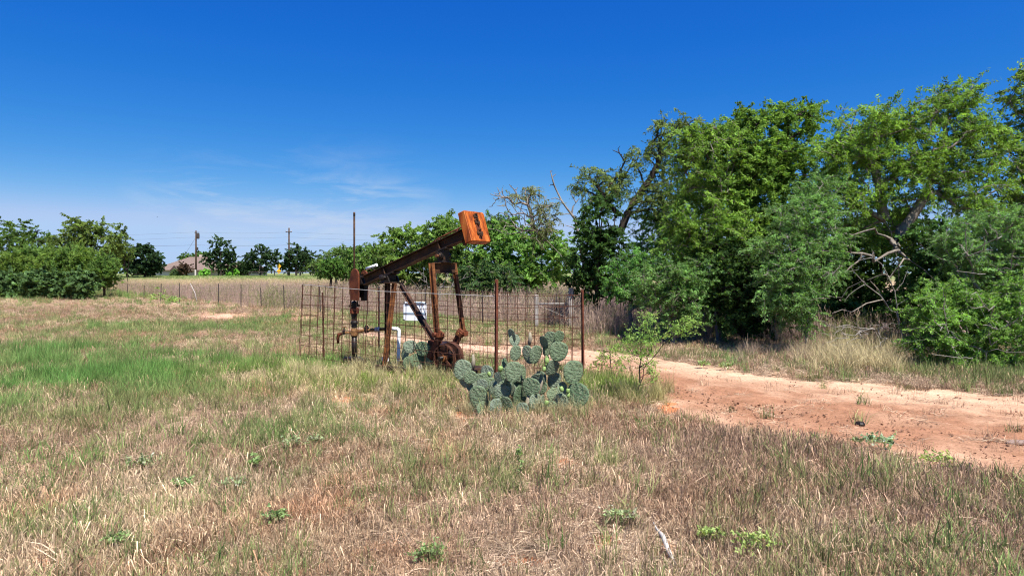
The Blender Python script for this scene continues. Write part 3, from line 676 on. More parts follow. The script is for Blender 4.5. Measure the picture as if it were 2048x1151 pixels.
    tree('mesquite_bush', 'bright green mesquite bush beside the track at the right edge', 'bush', bp(1950, D), [[bp(1950, D, -.1), pp(1945, 700, D), pp(1930, 640, D)], [bp(1955, D, 0), pp(1990, 690, D), pp(2030, 640, D)]],
         [lob(1900, 600, D, 60, 45), lob(1950, 650, D, 75, 55), lob(1870, 670, D, 55, 50), lob(2020, 600, D, 60, 50), lob(2030, 690, D, 70, 50), lob(1940, 720, D, 70, 28), lob(1860, 635, D, 40, 30), lob(2100, 640, D, 70, 70)],
         290, 74000, .046, .3, (.076, .150, .028), HY_, 114, .23, .05, 'barkpale', bare_pts=[pp(1950 + 110 * random.Random(k).uniform(-1, 1), 650 + 70 * random.Random(k + 40).uniform(-1, 1), D - .8 + .3 * random.Random(k + 80).uniform(-1, 1)) for k in range(24)])
    D = 13.8
    tree('mesquite_tree', 'pale grey-green mesquite rising behind the bright bush at the right edge', 'tree', bp(2010, D), [[bp(2010, D, -.1), pp(2000, 620, D), pp(1990, 540, D), pp(1975, 470, D)], [pp(2000, 620, D), pp(1960, 580, D), pp(1930, 545, D)]],
         [lob(1960, 470, D, 65, 45), lob(2020, 460, D, 60, 50), lob(1920, 500, D, 45, 40), lob(2030, 530, D, 60, 45), lob(1970, 545, D, 60, 40), lob(2090, 480, D, 60, 70)],
         220, 54000, .048, .28, (.075, .145, .045), HB_, 115, .26, .07, 'barkpale', bare_pts=[pp(1975 + 80 * random.Random(k).uniform(-1, 1), 500 + 50 * random.Random(k + 40).uniform(-1, 1), D - .9 + .3 * random.Random(k + 80).uniform(-1, 1)) for k in range(20)])
    # shade-side fillers behind the row
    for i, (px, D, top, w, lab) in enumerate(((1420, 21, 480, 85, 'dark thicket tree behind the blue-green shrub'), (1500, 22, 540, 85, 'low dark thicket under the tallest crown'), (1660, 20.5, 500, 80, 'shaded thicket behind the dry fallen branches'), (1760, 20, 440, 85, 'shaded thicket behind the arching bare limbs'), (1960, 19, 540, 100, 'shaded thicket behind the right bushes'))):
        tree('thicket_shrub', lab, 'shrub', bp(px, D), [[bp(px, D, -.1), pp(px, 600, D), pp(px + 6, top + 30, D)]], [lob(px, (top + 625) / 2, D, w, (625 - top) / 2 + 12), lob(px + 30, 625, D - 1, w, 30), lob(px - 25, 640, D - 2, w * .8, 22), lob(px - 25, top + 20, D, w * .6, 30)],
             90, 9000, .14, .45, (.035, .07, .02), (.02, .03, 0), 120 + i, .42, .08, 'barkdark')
    # grey dead branches sprawling in front of the thicket
    D = 14.2
    tree('fallen_branch', 'grey dead branches sprawling over the dry grass below the trees', 'branch', bp(1740, D), [[bp(1770, D, .05), pp(1750, 660, D), pp(1700, 648, D - .2), pp(1670, 655, D - .3)], [pp(1750, 660, D), pp(1770, 650, D - .4), pp(1800, 655, D - .6)]],
         [], 0, 0, .1, .3, OLIVE, HY_, 130, .3, .022, 'barkpale', twr=.003, bare_pts=[pp(1715 + 75 * random.Random(k).gauss(0, .5), 672 + 26 * random.Random(k + 70).uniform(-1, 1), D - .4 + random.Random(k + 140).uniform(-.4, .4)) for k in range(60)] + [pp(x, y, D - .4 + dz) for x, y, dz in ((1660, 690, 0), (1680, 700, .1), (1640, 665, 0), (1700, 690, -.2), (1720, 690, -.3), (1740, 695, -.4), (1760, 690, -.3), (1780, 680, -.2), (1690, 670, -.2), (1650, 650, 0), (1715, 640, .1), (1800, 690, -.4), (1730, 670, -.5), (1750, 680, -.5), (1670, 640, .1), (1640, 640, .3))], step=.18)
    tree('dead_limb', 'pale dead limb hanging down before the dark evergreen', 'branch', bp(1815, 15), [[bp(1815, 15, -.05), pp(1800, 640, 15), pp(1790, 580, 15), pp(1770, 540, 15), pp(1745, 515, 15)]], [], 0, 0, .1, .3, OLIVE, HY_, 131, .3, .018, 'barkpale',
         bare_pts=[pp(x, y, 15) for x, y in ((1720, 520), (1705, 540), (1725, 560), (1760, 590), (1775, 560), (1815, 540), (1830, 585), (1750, 500), (1695, 515), (1780, 620), (1690, 600), (1710, 580))])
right_trees()

def mid_trees():
    spec = [  # px, D, [(px,py,rx,ry)...], leaves, colour, label
        (1060, 36, [(1050, 515, 80, 50), (1000, 480, 55, 40), (1090, 545, 56, 36), (1020, 560, 60, 30), (970, 530, 50, 40), (1060, 470, 60, 26), (1110, 500, 36, 34)], 30000, (.074, .146, .028), 'broad bright green tree right of the orange weight'),
        (985, 34, [(985, 560, 42, 32), (950, 555, 34, 28), (1010, 575, 34, 18)], 11000, (.032, .065, .022), 'shaded dark shrub behind the right pitman arm'),
        (990, 46, [(985, 460, 30, 22), (1010, 450, 22, 14), (960, 470, 24, 20)], 7000, (.044, .088, .022), 'dark green treetop just right of the orange weight'),
        (905, 44, [(905, 480, 40, 34), (880, 510, 45, 34), (925, 530, 42, 32), (870, 460, 26, 18), (895, 450, 24, 16)], 22000, (.072, .128, .027), 'olive green tree behind the beam next to the weight'),
        (815, 46, [(815, 490, 48, 32), (860, 500, 40, 34), (785, 478, 26, 22), (790, 520, 52, 34), (840, 530, 50, 36), (830, 468, 32, 18), (770, 550, 40, 26), (850, 565, 40, 18)], 25000, (.078, .134, .026), 'olive green tree above the middle of the beam'),
        (735, 56, [(735, 520, 42, 26), (760, 525, 40, 30), (715, 505, 22, 16), (705, 528, 40, 26), (765, 505, 30, 22), (730, 548, 50, 16)], 18000, (.060, .115, .024), 'green tree behind the thin upright rod'),
        (672, 62, [(672, 524, 34, 24), (690, 535, 40, 18), (650, 534, 28, 18), (695, 508, 26, 16)], 12000, (.054, .100, .022), 'green tree left of the thin upright rod'),
    ]
    for i, (px, D, ls, n, col, lab) in enumerate(spec):
        cx = ls[0]; tree('mesquite_tree', lab, 'tree', bp(px, D), [[bp(px, D, -.1), pp(px, 560, D), pp(px + 4, cx[1] + 8, D)]], [lob(a, b, D + (k % 3 - 1) * .5, c, d) for k, (a, b, c, d) in enumerate(ls)], 150, int(n * 1.2), .16, .38, col, HY_, 200 + i, .55, .12, step=.5, twr=.008, tw=7)
    D = 50
    tree('young_tree', 'small round tree on a short dark trunk in the field left of the rod', 'tree', bp(661, D), [[bp(661, D, -.1), pp(661, 555, D), pp(660, 535, D)]], [lob(660, 532, D, 26, 14), lob(650, 542, D, 16, 9), lob(672, 540, D, 18, 10)], 60, 7000, .13, .4, (.045, .10, .018), HY_, 220, .4, .09, 'barkdark', step=.4, twr=.008)
    tree('low_shrub', 'tangle of dry bare twigs under the green trees behind the pitman arms', 'shrub', bp(880, 33), [[bp(880, 33, -.1), pp(880, 575, 33)]], [], 0, 0, .1, .3, OLIVE, HY_, 221, .3, .05, 'barkpale',
         bare_pts=[pp(875 + random.Random(k).uniform(-55, 70), 560 + random.Random(k + 50).uniform(-32, 26), 33 + random.Random(k + 99).uniform(-1, 1)) for k in range(46)], step=.35)
mid_trees()

def left_trees():
    tr = [(40, 62, [(30, 480, 46, 34), (70, 488, 34, 26), (5, 470, 36, 30), (50, 520, 50, 24), (28, 445, 14, 6), (-40, 470, 60, 40)], 20000, (.045, .085, .016), 'tree at the left edge with dark olive crown'),
          (185, 60, [(150, 470, 34, 26), (190, 490, 50, 30), (215, 458, 26, 16), (235, 478, 26, 22), (145, 448, 20, 12), (120, 500, 26, 24), (180, 460, 24, 16)], 20000, (.07, .105, .024), 'loose olive tree above the left hedge'),
          (255, 74, [(245, 500, 20, 14), (225, 512, 26, 16)], 5000, (.06, .10, .02), 'thin tree peeking between hedge and dark round tree')]
    for i, (px, D, ls, n, col, lab) in enumerate(tr):
        tree('mesquite_tree', lab, 'tree', bp(px, D), [[bp(px, D, -.1), pp(px, 540, D), pp(px + 4, ls[0][1] + 10, D)], [pp(px, 540, D), pp(ls[-1][0], ls[-1][1] + 6, D)]], [lob(a, b, D + (k % 3 - 1) * .6, c, d) for k, (a, b, c, d) in enumerate(ls)], 110, n, .17, .38, col, HY_, 300 + i, .6, .14, 'barkdark', step=.5, twr=.010, tw=7)
    D = 92
    tree('oak_tree', 'dark round live oak beside the house, left of its roof', 'tree', bp(290, D), [[bp(290, D, -.1), pp(290, 540, D), pp(290, 520, D)]], [lob(288, 515, D, 34, 24), lob(265, 525, D, 22, 20), lob(308, 525, D, 16, 18), lob(285, 538, D, 36, 7)], 120, 12000, .28, .55, (.017, .036, .016), (.01, .015, 0), 310, .62, .2, 'barkdark', step=.6, twr=.012)
    for i, (px, D, ls, lab) in enumerate(((441, 120, [(441, 498, 32, 24), (430, 520, 30, 20), (456, 520, 28, 20), (445, 538, 36, 9)], 'dark upright oak right of the left utility pole'), (522, 122, [(522, 508, 30, 22), (505, 525, 24, 18), (540, 522, 26, 22), (522, 538, 40, 9), (552, 515, 14, 18), (494, 522, 14, 14)], 'dark oak between the two utility poles'),
                                          (592, 124, [(590, 508, 22, 22), (605, 522, 24, 20), (578, 525, 18, 18), (595, 538, 34, 9), (570, 528, 14, 14), (608, 510, 12, 14)], 'dark oak behind the right utility pole'), (632, 126, [(626, 522, 24, 18), (612, 530, 24, 16), (642, 530, 18, 14), (630, 540, 30, 8)], 'lowest dark oak at the right end of the far row'), (495, 128, [(492, 535, 16, 12), (482, 540, 10, 8)], 'dark little tree behind the right end of the house'))):
        tree('oak_tree', lab, 'tree', bp(px, D), [[bp(px, D, -.1), pp(px, 540, D), pp(px, ls[0][1] + 8, D)]], [lob(a + sx * c * .55, b + sy * d * .6, D + (k % 2) * .8, c * .5, d * .42) for k, (a, b, c, d) in enumerate(ls) for sx, sy in ((-.9, .3), (.9, .2), (0, -1), (.45, -.5), (-.5, -.45), (0, .7))], 110, 8500 if i < 3 else 4500, .29, .5, (.027, .052, .022), (.018, .014, 0), 320 + i, .6, .2, 'barkdark', step=.7, twr=.014, tw=6)
    tree('shade_tree', 'light green tree rising behind the house roof', 'tree', bp(392, 168), [[bp(392, 168, -.1), pp(392, 530, 168), pp(392, 518, 168)]], [lob(385, 514, 168, 24, 9), lob(402, 512, 168, 16, 10), lob(365, 518, 168, 12, 6)], 60, 5000, .34, .5, (.05, .10, .02), HY_, 330, .8, .2, step=.8, twr=.015, tw=5)
    for i, (px, D, cy, rx, ry, col, lab) in enumerate(((371, 132, 537, 13, 12, (.050, .030, .022), 'red-brown shrub in front of the house wall'), (466, 130, 538, 18, 9, (.055, .032, .022), 'red-brown shrub under the dark upright oak'), (409, 126, 545, 8, 5, (.10, .24, .03), 'bright green low bush right of the left pole'), (465, 126, 545, 10, 5, (.10, .24, .03), 'bright green low bush under the red-brown shrub'), (352, 133, 545, 9, 5, (.05, .085, .03), 'grey-green low bush by the garage door'))):
        tree('garden_shrub', lab, 'shrub', bp(px, D), [[bp(px, D, -.1), pp(px, cy + 2, D)]], [lob(px, cy, D, rx, ry), lob(px - rx * .4, cy + 3, D, rx * .6, ry * .7)], 40, 3600, .24, .5, col, (.03, .01, 0) if col[0] > col[1] else HY_, 340 + i, .5, .08, step=.5, twr=.012, tw=5)
    # the hedge of broom-like bushes at the left
    hd = [(-60, 50, 545, 50, 34), (8, 50, 540, 38, 32), (52, 51, 535, 34, 34), (95, 50, 540, 32, 30), (135, 50, 538, 30, 34), (172, 48.5, 540, 30, 34), (208, 48, 545, 26, 30), (150, 53, 522, 34, 20), (75, 54, 520, 36, 20)]
    hl = ['broom bush beyond the left edge', 'yellow-green broom bush at the left edge', 'yellow-green broom bush second from the left edge', 'broom bush under the gap between the left trees', 'broom bush below the loose olive tree', 'tall upright broom bush, second from the right hedge end', 'broom bush forming the right end of the left hedge', 'back broom bush rising below the loose olive tree', 'back broom bush rising below the gap in the trees']
    for i, ((px, D, cy, rx, ry), lab) in enumerate(zip(hd, hl)):
        tree('broom_bush', lab, 'bush', bp(px, D), [[bp(px, D, -.1), pp(px, cy + 14, D)]], [lob(px, cy, D, rx, ry), lob(px + rx * .4, cy - ry * .5, D, rx * .5, ry * .5), lob(px - rx * .4, cy + ry * .3, D - .5, rx * .6, ry * .5)], 90, 8500, .19, .26, (.072, .118, .020) if i % 2 else (.054, .098, .020), HY_, 360 + i, .5, .08, 'barkdark', droop=-.35, step=.4, twr=.008, tw=6, group='broom bushes of the left hedge', up=.1)
    for i, (px, D, rx, lab) in enumerate(((20, 46.5, 34, 'dark vine-covered low shrub before the hedge at the left edge'), (75, 46, 34, 'dark vine-covered low shrub, second along the hedge foot'), (120, 45, 28, 'dark leafy low shrub in the middle of the hedge foot'), (160, 44.5, 26, 'dark leafy low shrub below the tall broom bush'))):
        tree('vine_shrub', lab, 'shrub', bp(px, D), [[bp(px, D, -.1), pp(px, 570, D)]], [lob(px, 576, D, rx * .8, 16), lob(px + 12, 562, D, rx * .5, 14), lob(px - 14, 568, D - .4, rx * .5, 14), lob(px - 4, 552, D, rx * .3, 9)], 60, 6500, .17, .75, (.046, .085, .030), (.03, .03, .01), 380 + i, .5, .06, 'barkdark', step=.4, twr=.008, tw=5)
left_trees()

def saplings():
    D = 9.4
    tree('mesquite_sapling', 'wispy green mesquite sapling growing at the near edge of the track', 'sapling', bp(1282, D), [[bp(1282, D, -.02), pp(1280, 770, D), pp(1288, 740, D), pp(1300, 715, D), pp(1325, 690, D), pp(1345, 672, D)], [bp(1280, D, 0), pp(1268, 755, D), pp(1255, 715, D)], [pp(1280, 770, D), pp(1282, 720, D), pp(1280, 690, D)]],
         [lob(1375, 650, D, 24, 16), lob(1350, 664, D, 22, 10), lob(1300, 645, D, 18, 22), lob(1310, 680, D, 24, 14), lob(1265, 672, D, 28, 10), lob(1285, 700, D, 26, 14), lob(1250, 695, D, 26, 10), lob(1300, 735, D, 22, 12), lob(1315, 755, D, 16, 10), lob(1245, 720, D, 14, 12)],
         80, 5200, .030, .22, (.14, .25, .05), HB_, 401, .13, .011, 'barkdark', droop=.2, tw=8, step=.1, twr=.0014)
    D = 9.1
    tree('mesquite_sapling', 'thin nearly leafless sapling standing left of the wispy green one', 'sapling', bp(1240, D), [[bp(1240, D, -.02), pp(1232, 770, D), pp(1222, 735, D), pp(1205, 715, D)], [pp(1222, 735, D), pp(1222, 705, D)]],
         [lob(1205, 712, D, 16, 12), lob(1222, 700, D, 12, 10), lob(1238, 725, D, 10, 10), lob(1190, 730, D, 10, 8)], 26, 700, .032, .24, (.15, .22, .05), HY_, 402, .10, .007, 'barkdark', tw=6, step=.1, twr=.0012)
saplings()

# ------------------------------------------------------------------ field fence, brace posts
unit = MB().tube([(0, 0, 0), (0, 0, 1)], 1.0, 6, True).mesh('wire', M['wire'])
unit_g = MB().tube([(0, 0, 0), (0, 0, 1)], 1.0, 5, True).mesh('wire', M['galv'])
unit_d = MB().tube([(0, 0, 0), (0, 0, 1)], 1.0, 4, True).mesh('wire', M['tpost'])
def rod(name, me, a, b, r, parent):
    a, b = Vector(a), Vector(b); o = bpy.data.objects.new(name, me); SC.collection.objects.link(o); o.parent = parent
    d = b - a; o.rotation_mode = 'QUATERNION'; o.rotation_quaternion = d.to_track_quat('Z', 'Y'); o.scale = (r, r, d.length); o.location = a - wloc(parent); return o
def tpost_mb(x, y, z0, z1, w=.05, lean=0.0, ax=Vector((1, 0, 0))):
    c = Vector((x, y, (z0 + z1) / 2)); up = Vector((lean, 0, 1)).normalized(); ay = up.cross(ax).normalized(); axx = ay.cross(up)
    m = MB().box(c, (w, .008, z1 - z0), (axx, ay, up)); m.box(c - ay * (w * .42 + .004), (.009, w * .8, z1 - z0), (axx, ay, up))
    for k in range(int((z1 - z0) / .11)): m.box(c + up * (-(z1 - z0) / 2 + .08 + k * .11) + ay * .008, (.018, .010, .014), (axx, ay, up))
    return m
def field_fence():
    posts = [(255, 567, 590), (288, 570, 600), (322, 566, 605), (359, 565, 604), (437, 567, 610), (482, 568, 614), (522, 575, 617), (568, 570, 621), (640, 573, 628), (735, 574, 636), (850, 577, 645), (965, 580, 650)]
    ctr = G(482, 612); t = thing('wire_fence', 'line of thin dark steel posts with wires across the field', 'fence', ctr)
    tops = []
    for px, a, b in posts:
        g = G(px, b + 2); z1 = H - (a - HY) / F * g.y
        tpost_mb(g.x, g.y, -.1, z1, .042, random.Random(px).uniform(-.03, .03)).build('post', M['tpost'], t); tops.append((g, z1))
    g = G(395, 606); MB().tube([(g.x, g.y, -.05), (g.x - .15, g.y, .6), (g.x - .42, g.y, 1.15)], [.028, .024, .016], 6).build('post', M['deadwood'], t, 'leaning bleached stick post')
    last = Vector((.8, 22.3, 0)); tops.append((last, 1.2))
    for (a, za), (b, zb) in zip(tops[:-1], tops[1:]):
        for h in (.35, .65, .95):
            rod('wire', unit_d, (a.x, a.y, min(h, za)), (b.x, b.y, min(h, zb)), .003, t)
field_fence()
def brace():
    D = 22.0; t = thing('fence_brace', 'weathered grey wooden brace posts with a crossbar at the weeds edge', 'fence', (1.4, D, 0))
    for px, top, w in ((1142, 576, .15), (1073, 589, .13)):
        x = (px - CX) / F * D; zt = H - (top - HY) / F * D
        MB().box((x, D, zt / 2 - .05), (w, w * .9, zt + .1), None).build('post', M['wood'], t, bevel=.012)
    xa, xb = (1078 - CX) / F * D, (1136 - CX) / F * D; zr = H - (607 - HY) / F * D
    MB().tube([(xa, D - .09, zr), (xb, D - .09, zr + .01)], .022, 8).build('crossbar', M['wood'], t)
    rod('wire', unit_g, (xa, D - .1, zr - .05), (xb, D - .1, .35), .004, t)
    for h in (.5, .8, 1.1): rod('wire', unit_d, (xa, D - .1, h), (xb + .1, D - .1, h), .004, t)
    MB().box(((1113 - CX) / F * D, D + .02, .55), (.05, .05, 1.15)).build('stake', M['tpost'], t)
brace()

# ------------------------------------------------------------------ the wire enclosure
LT, CT, RT, BT = P(606, 568.5, 13.5), P(990, 592, 10.45), P(1163, 590, 11.6), P(757, 578, 15.2)
def enclosure():
    t = thing('wire_enclosure', 'rusty welded wire panels on steel posts fenced around the pump', 'fence', (-1.5, 12.8, 0))
    LB, CB, RB, BB = Vector((LT.x - .06, LT.y, .12)), Vector((CT.x, CT.y, .05)), Vector((RT.x, RT.y, .05)), Vector((BT.x, BT.y, .05))
    rr = random.Random(5)
    def panel(A1, A0, B1, B0, sp, dropv, top_me):
        L = (B1 - A1).length; n = int(L / sp); 
        for k in range(n + 1):
            q = k / n; a = A1.lerp(B1, q); b = A0.lerp(B0, q); j = rr.uniform(-.028, .028); bow = Vector((0, 0, 0))
            rod('wire', unit, b + Vector((j, 0, 0)), a + Vector((j * .3, 0, rr.uniform(0, .02))), .0045 if k % 4 else .006, t)
        for k in range(8):
            h = 1 - k / 7.3; a = A0.lerp(A1, h); b = B0.lerp(B1, h); mid = a.lerp(b, rr.uniform(.35, .65)) + Vector((0, 0, rr.uniform(-.045, .006)))
            off = (b - a).cross(Vector((0, 0, 1))).normalized() * .009
            me = top_me if k == 0 else unit
            rod('wire', me, a + off, mid + off, .0045, t); rod('wire', me, mid + off, b + off, .0045, t)
    panel(LT, LB, CT, CB, .235, 0, unit_g); panel(CT, CB, RT, RB, .2, 0, unit); panel(LT, LB, BT, BB, .2, 0, unit); panel(BT, BB, RT, RB, .235, 0, unit)
    nb = -(CT - LT).cross(Vector((0, 0, 1))).normalized()
    tpost_mb(CT.x + .02, CT.y - .03, -.2, H - (558 - HY) / F * 10.45, .052, .006).build('post', M['post'], t, 'tall rust-red steel corner post')
    tpost_mb(RT.x + .02, RT.y - .03, -.2, H - (579 - HY) / F * 11.6, .046, -.012).build('post', M['post'], t)
    tpost_mb(BT.x, BT.y + .05, -.2, 1.5, .04).build('post', M['tpost'], t)
    tpost_mb(LT.x + .5, LT.y - .35, -.2, 1.42, .03, -.02).build('post', M['wire'], t)
    # white sheet tied to the back wires
    D = 14.35
    def SX(px): return (px - CX) / F * D
    s = thing('white_sign', 'blank white metal sheet hung on the back wires of the enclosure', 'sign', P(830, 622, D))
    z0, z1 = H - (641 - HY) / F * D, H - (603 - HY) / F * D
    dv = (RT - BT); dv.z = 0; dv.normalize(); nv = dv.cross(Vector((0, 0, 1))).normalized(); c = P(830, 622, D)
    ax = (Vector((.985, -.17, 0)), Vector((.17, .985, 0)), Vector((0, 0, 1)))
    w = SX(854) - SX(806)
    MB().box(c, (w, .012, z1 - z0), ax).build('sheet', M['whitesign'], s, bevel=.004)
    MB().box(c + Vector((0, -.012, -.045)), (w * .98, .006, .028), ax).build('band', M['bluegrey'], s)
    MB().tube([c + ax[0] * (-w * .42) + Vector((0, -.016, .155)), c + Vector((0, -.022, .185)), c + ax[0] * (w * .42) + Vector((0, -.016, .165))], .012, 6).build('top_roll', M['bluegrey'], s)
    for sx in (-1, 1):
        for sz in (-1, 1): MB().box(c + ax[0] * (sx * w * .47) + Vector((0, -.012, sz * (z1 - z0) * .46)), (.03, .012, .03), ax).build('clip', M['tpost'], s)
enclosure()

# ------------------------------------------------------------------ pumpjack
AZ = math.radians(35); CA, SA = math.cos(AZ), math.sin(AZ); X0, D0 = -2.99, 12.93
U, Vv, Zz = Vector((CA, -SA, 0)), Vector((SA, CA, 0)), Vector((0, 0, 1))
def Q(s, v, z): return Vector((X0 + CA * s + SA * v, D0 - SA * s + CA * v, z))
def S(px, v=0.0):
    r = (px - CX) / F; return (r * (D0 + CA * v) - X0 - SA * v) / (CA + r * SA)
def Z(s, v, py): return H - (py - HY) / F * (D0 - SA * s + CA * v)
def SZ(px, py, v=0.0): s = S(px, v); return Q(s, v, Z(s, v, py))
def pumpjack():
    t = thing('pumpjack', 'small rusty oil pumpjack with tilted beam and orange counterweight', 'pumpjack', Q(1.2, 0, 0))
    # --- walking beam (a wide-flange section)
    A, B = SZ(730, 561), SZ(942, 463); e = (B - A).normalized(); n = Vv.cross(e); n = n if n.z > 0 else -n; L = (B - A).length; mid = (A + B) / 2; bd = .172; ax = (e, Vv, n)
    m = MB().box(mid, (L, .012, bd - .024), ax).box(mid + n * (bd / 2 - .006), (L, .15, .012), ax).box(mid - n * (bd / 2 - .006), (L, .15, .012), ax)
    for q in (.22, .74):
        m.box(A + e * (L * q), (.012, .13, bd - .026), ax)
    m.build('walking_beam', M['beam'], t)
    # top rail bar on the weight end
    pa, pb = A + e * (L * .63) + n * (bd / 2 + .01), A + e * (L * .985) + n * (bd / 2 + .055)
    m = MB().tube([pa, A + e * (L * .74) + n * (bd / 2 + .05), pb], .013, 6)
    for q in (.74, .9): m.box(A + e * (L * q) + n * (bd / 2 + .03), (.03, .05, .06), ax)
    m.build('adjusting_bar', M['rust'], t)
    m = MB().box(A + e * (L * .93) - n * (bd / 2 + .045), (.05, .05, .09), ax).tube([A + e * (L * .93) - n * (bd / 2 + .06), A + e * (L * 1.0) - n * (bd / 2 + .03)], .012, 6)
    m.build('beam_stop', M['beam'], t)
    # --- counterweight: a thick plate block with a slotted outer face
    W, Ht, Th = .51, .53, .15
    c = B + e * (Th / 2 + .01) + n * .035
    t0 = e * .72 - Vector((0, 0, .16)); 
    wa = (e, Vv, n)
    cw = MB().box(c, (Th, W, Ht), wa).build('counterweight', M['orange'], t, 'bright orange rusted weight block', bevel=.012)
    face = c + e * (Th / 2)
    MB().box(face + e * .004, (.012, .09, Ht * .80), wa).build('slot_plate', M['rust'], cw, bevel=.003)
    for zz, ww, hh in ((.17, .10, .05), (.07, .12, .06), (-.12, .15, .05)):
        MB().box(face + e * .012 + n * zz, (.024, ww, hh), wa).build('bracket', M['beam'], cw, bevel=.004)
    for zz in (.20, .11, .03, -.07, -.17):
        MB().lathe(face + e * .010 + n * zz, [(.024, 0), (.024, .022), (.012, .022), (.012, .04)], e, 6).build('bolt', M['beam'], cw)
    for vv in (-W / 2 + .02, W / 2 - .02): MB().box(face + e * .003 + Vv * vv, (.008, .02, Ht - .06), wa).build('edge_strip', M['orange'], cw)
    # --- saddle bearing and samson post
    sc = S(779); top = Q(sc, 0, Z(sc, 0, 566)); bq = A + e * ((sc - S(730)) / (S(942) - S(730)) * L)
    m = MB().box(top + Zz * .008, (.40, .34, .02), (U, Vv, Zz)).build('post_cap', M['beam'], t)
    m = MB()
    for v in (-.12, .12): m.prism([top + U * -.12 + Vv * v + Zz * .02, top + U * .12 + Vv * v + Zz * .02, top + U * .06 + Vv * v + Zz * .14, top - U * .06 + Vv * v + Zz * .14], Vv * .03)
    m.tube([top - Vv * .17 + Zz * .10, top + Vv * .2 + Zz * .10], .035, 12); m.lathe(top + Zz * .10 - Vv * .175, [(.055, 0), (.06, .03), (.03, .05)], -Vv, 10)
    zb = bq - n * bd / 2
    m.box(zb - n * .02, (.30, .22, .022), ax).box((top + zb) / 2 + Zz * .03, (.12, .2, .12), (U, Vv, Zz))
    m.build('saddle_bearing', M['oily'], t, bevel=.004)
    def channel(a, b, w, d, mat, name, wdir, label=None, th=.012):
        a, b = Vector(a), Vector(b); ez = (b - a).normalized(); wd = (wdir - ez * wdir.dot(ez)).normalized(); dd = ez.cross(wd); Lc = (b - a).length; c = (a + b) / 2; axx = (wd, dd, ez)
        mm = MB().box(c, (w, th, Lc), axx)
        for s_ in (-1, 1): mm.box(c + wd * (s_ * (w / 2 - th / 2)), (th, d, Lc + .002), axx)
        return mm.build(name, mat, t, label)
    channel(Q(S(789, -.04), -.04, top.z - .005), Q(S(766, -.34), -.34, -.05), .075, .055, M['leg'], 'samson_leg', U, 'rusty red near leg of the samson post')
    channel(Q(S(775, .04), .04, top.z - .005), Q(S(774, .25), .25, -.05), .075, .07, M['darkleg'], 'samson_leg', U, 'dark upright far leg of the samson post')
    a, b = Q(S(801, .0), .0, top.z - .03), SZ(872, 686, -.12)
    channel(a, b, .085, .075, M['darkleg'], 'brace_leg', U, 'dark diagonal rear leg')
    MB().box(b + Vector((-.02, 0, .0)), (.16, .2, .10), (U, Vv, Zz)).build('brace_foot', M['rust'], t, bevel=.01)
    # --- horsehead: two cheek plates with rounded tops
    hh = []
    for v, px, y0_, y1_, wpx, mt, lab in ((-.10, 710, 537, 600, 19.5, M['rust'], None), (.14, 729, 540, 601, 16, M['rust'], None)):
        s = S(px, v); D = D0 - SA * s + CA * v; zt, zb_ = Z(s, v, y0_), Z(s, v, y1_); w = wpx / F * D / CA
        pts = []
        for k in range(11):
            a_ = math.pi * k / 10; pts.append(Q(s + w / 2 * math.cos(a_), v - .02, zt - w * .6 + w * .6 * math.sin(a_)))
        bulge = [Q(s - w * .62, v - .02, zb_ + (zt - zb_) * q) for q in (.62, .4, .2)]
        pts += bulge + [Q(s - w * .42, v - .02, zb_), Q(s + w * .42, v - .02, zb_), Q(s + w * .5, v - .02, zb_ + .15)]
        MB().prism(pts, Vv * .035).build('horsehead_cheek', mt, t, bevel=.004)
        hh.append((s, w, zt, zb_))
    s, w, zt, zb_ = hh[0]
    m = MB()
    for k in range(9):
        q0, q1 = k / 9, (k + 1) / 9; f = lambda q: Q(s - w * (.30 + .22 * math.sin(math.pi * min(max(q, 0), 1))), .02, zb_ + .05 + (zt - zb_ - .14) * q)
        a_, b_ = f(q0), f(q1); ez = (b_ - a_).normalized(); m.box((a_ + b_) / 2, (.012, .20, (b_ - a_).length), (ez.cross(Vv).normalized() * -1, Vv, ez))
    m.box(Q(s + w * .3, .02, (A.z)), (.14, .2, .17), ax)
    m.box(Q(S(729, .08), .08, Z(S(729), 0, 585)), (.10, .10, .30), (U, Vv, Zz))
    m.build('horsehead_arc', M['oily'], t)
    MB().box(Q(S(722, .14), .14, Z(S(722), 0, 549)), (.20, .06, .02), ax).build('cable_clamp', M['leg'], t)
    # bridle: two cables from the horsehead down to a carrier bar on the rod
    zc = Z(0, 0, 611); rod_ = Vector(((708.5 - CX) / F * D0, D0, zc))
    m = MB().box(rod_, (.05, .24, .045), (U, Vv, Zz))
    for v in (-.085, .085): m.tube([rod_ + Vv * v, rod_ + Vv * v + Zz * .06 + U * .0, Q(s - w * .40, v * .9, zb_ + .12)], .010, 6)
    m.build('bridle', M['oily'], t)
    for q in (.08, .13, .30, .36, .42, .66, .72, .78, .9):
        m = MB()
        for k in (-1, 1): m.lathe(A + e * (L * q) + Vv * (.045 * k) + n * (bd / 2), [(.012, 0), (.012, .012), (.006, .012), (.006, .022)], n, 6)
        m.lathe(A + e * (L * q) - Vv * .0065 + n * (.02 if q > .5 else -.03), [(.013, 0), (.013, .010)], -Vv, 6)
        m.build('bolt', M['wheel'], t)
    # --- equalizer, pitman arms, cranks
    se = S(886); zt, zb_ = Z(se, 0, 525), Z(se, 0, 546); ve = .36
    cq = Q(se, 0, (zt + zb_) / 2); hq = zt - zb_
    m = MB().box(cq, (.012, 2 * ve - .1, hq - .02), (U, Vv, Zz)).box(cq + Zz * (hq / 2 - .006), (.12, 2 * ve - .1, .012), (U, Vv, Zz)).box(cq - Zz * (hq / 2 - .006), (.12, 2 * ve - .1, .012), (U, Vv, Zz))
    m.build('equalizer', M['beam'], t)
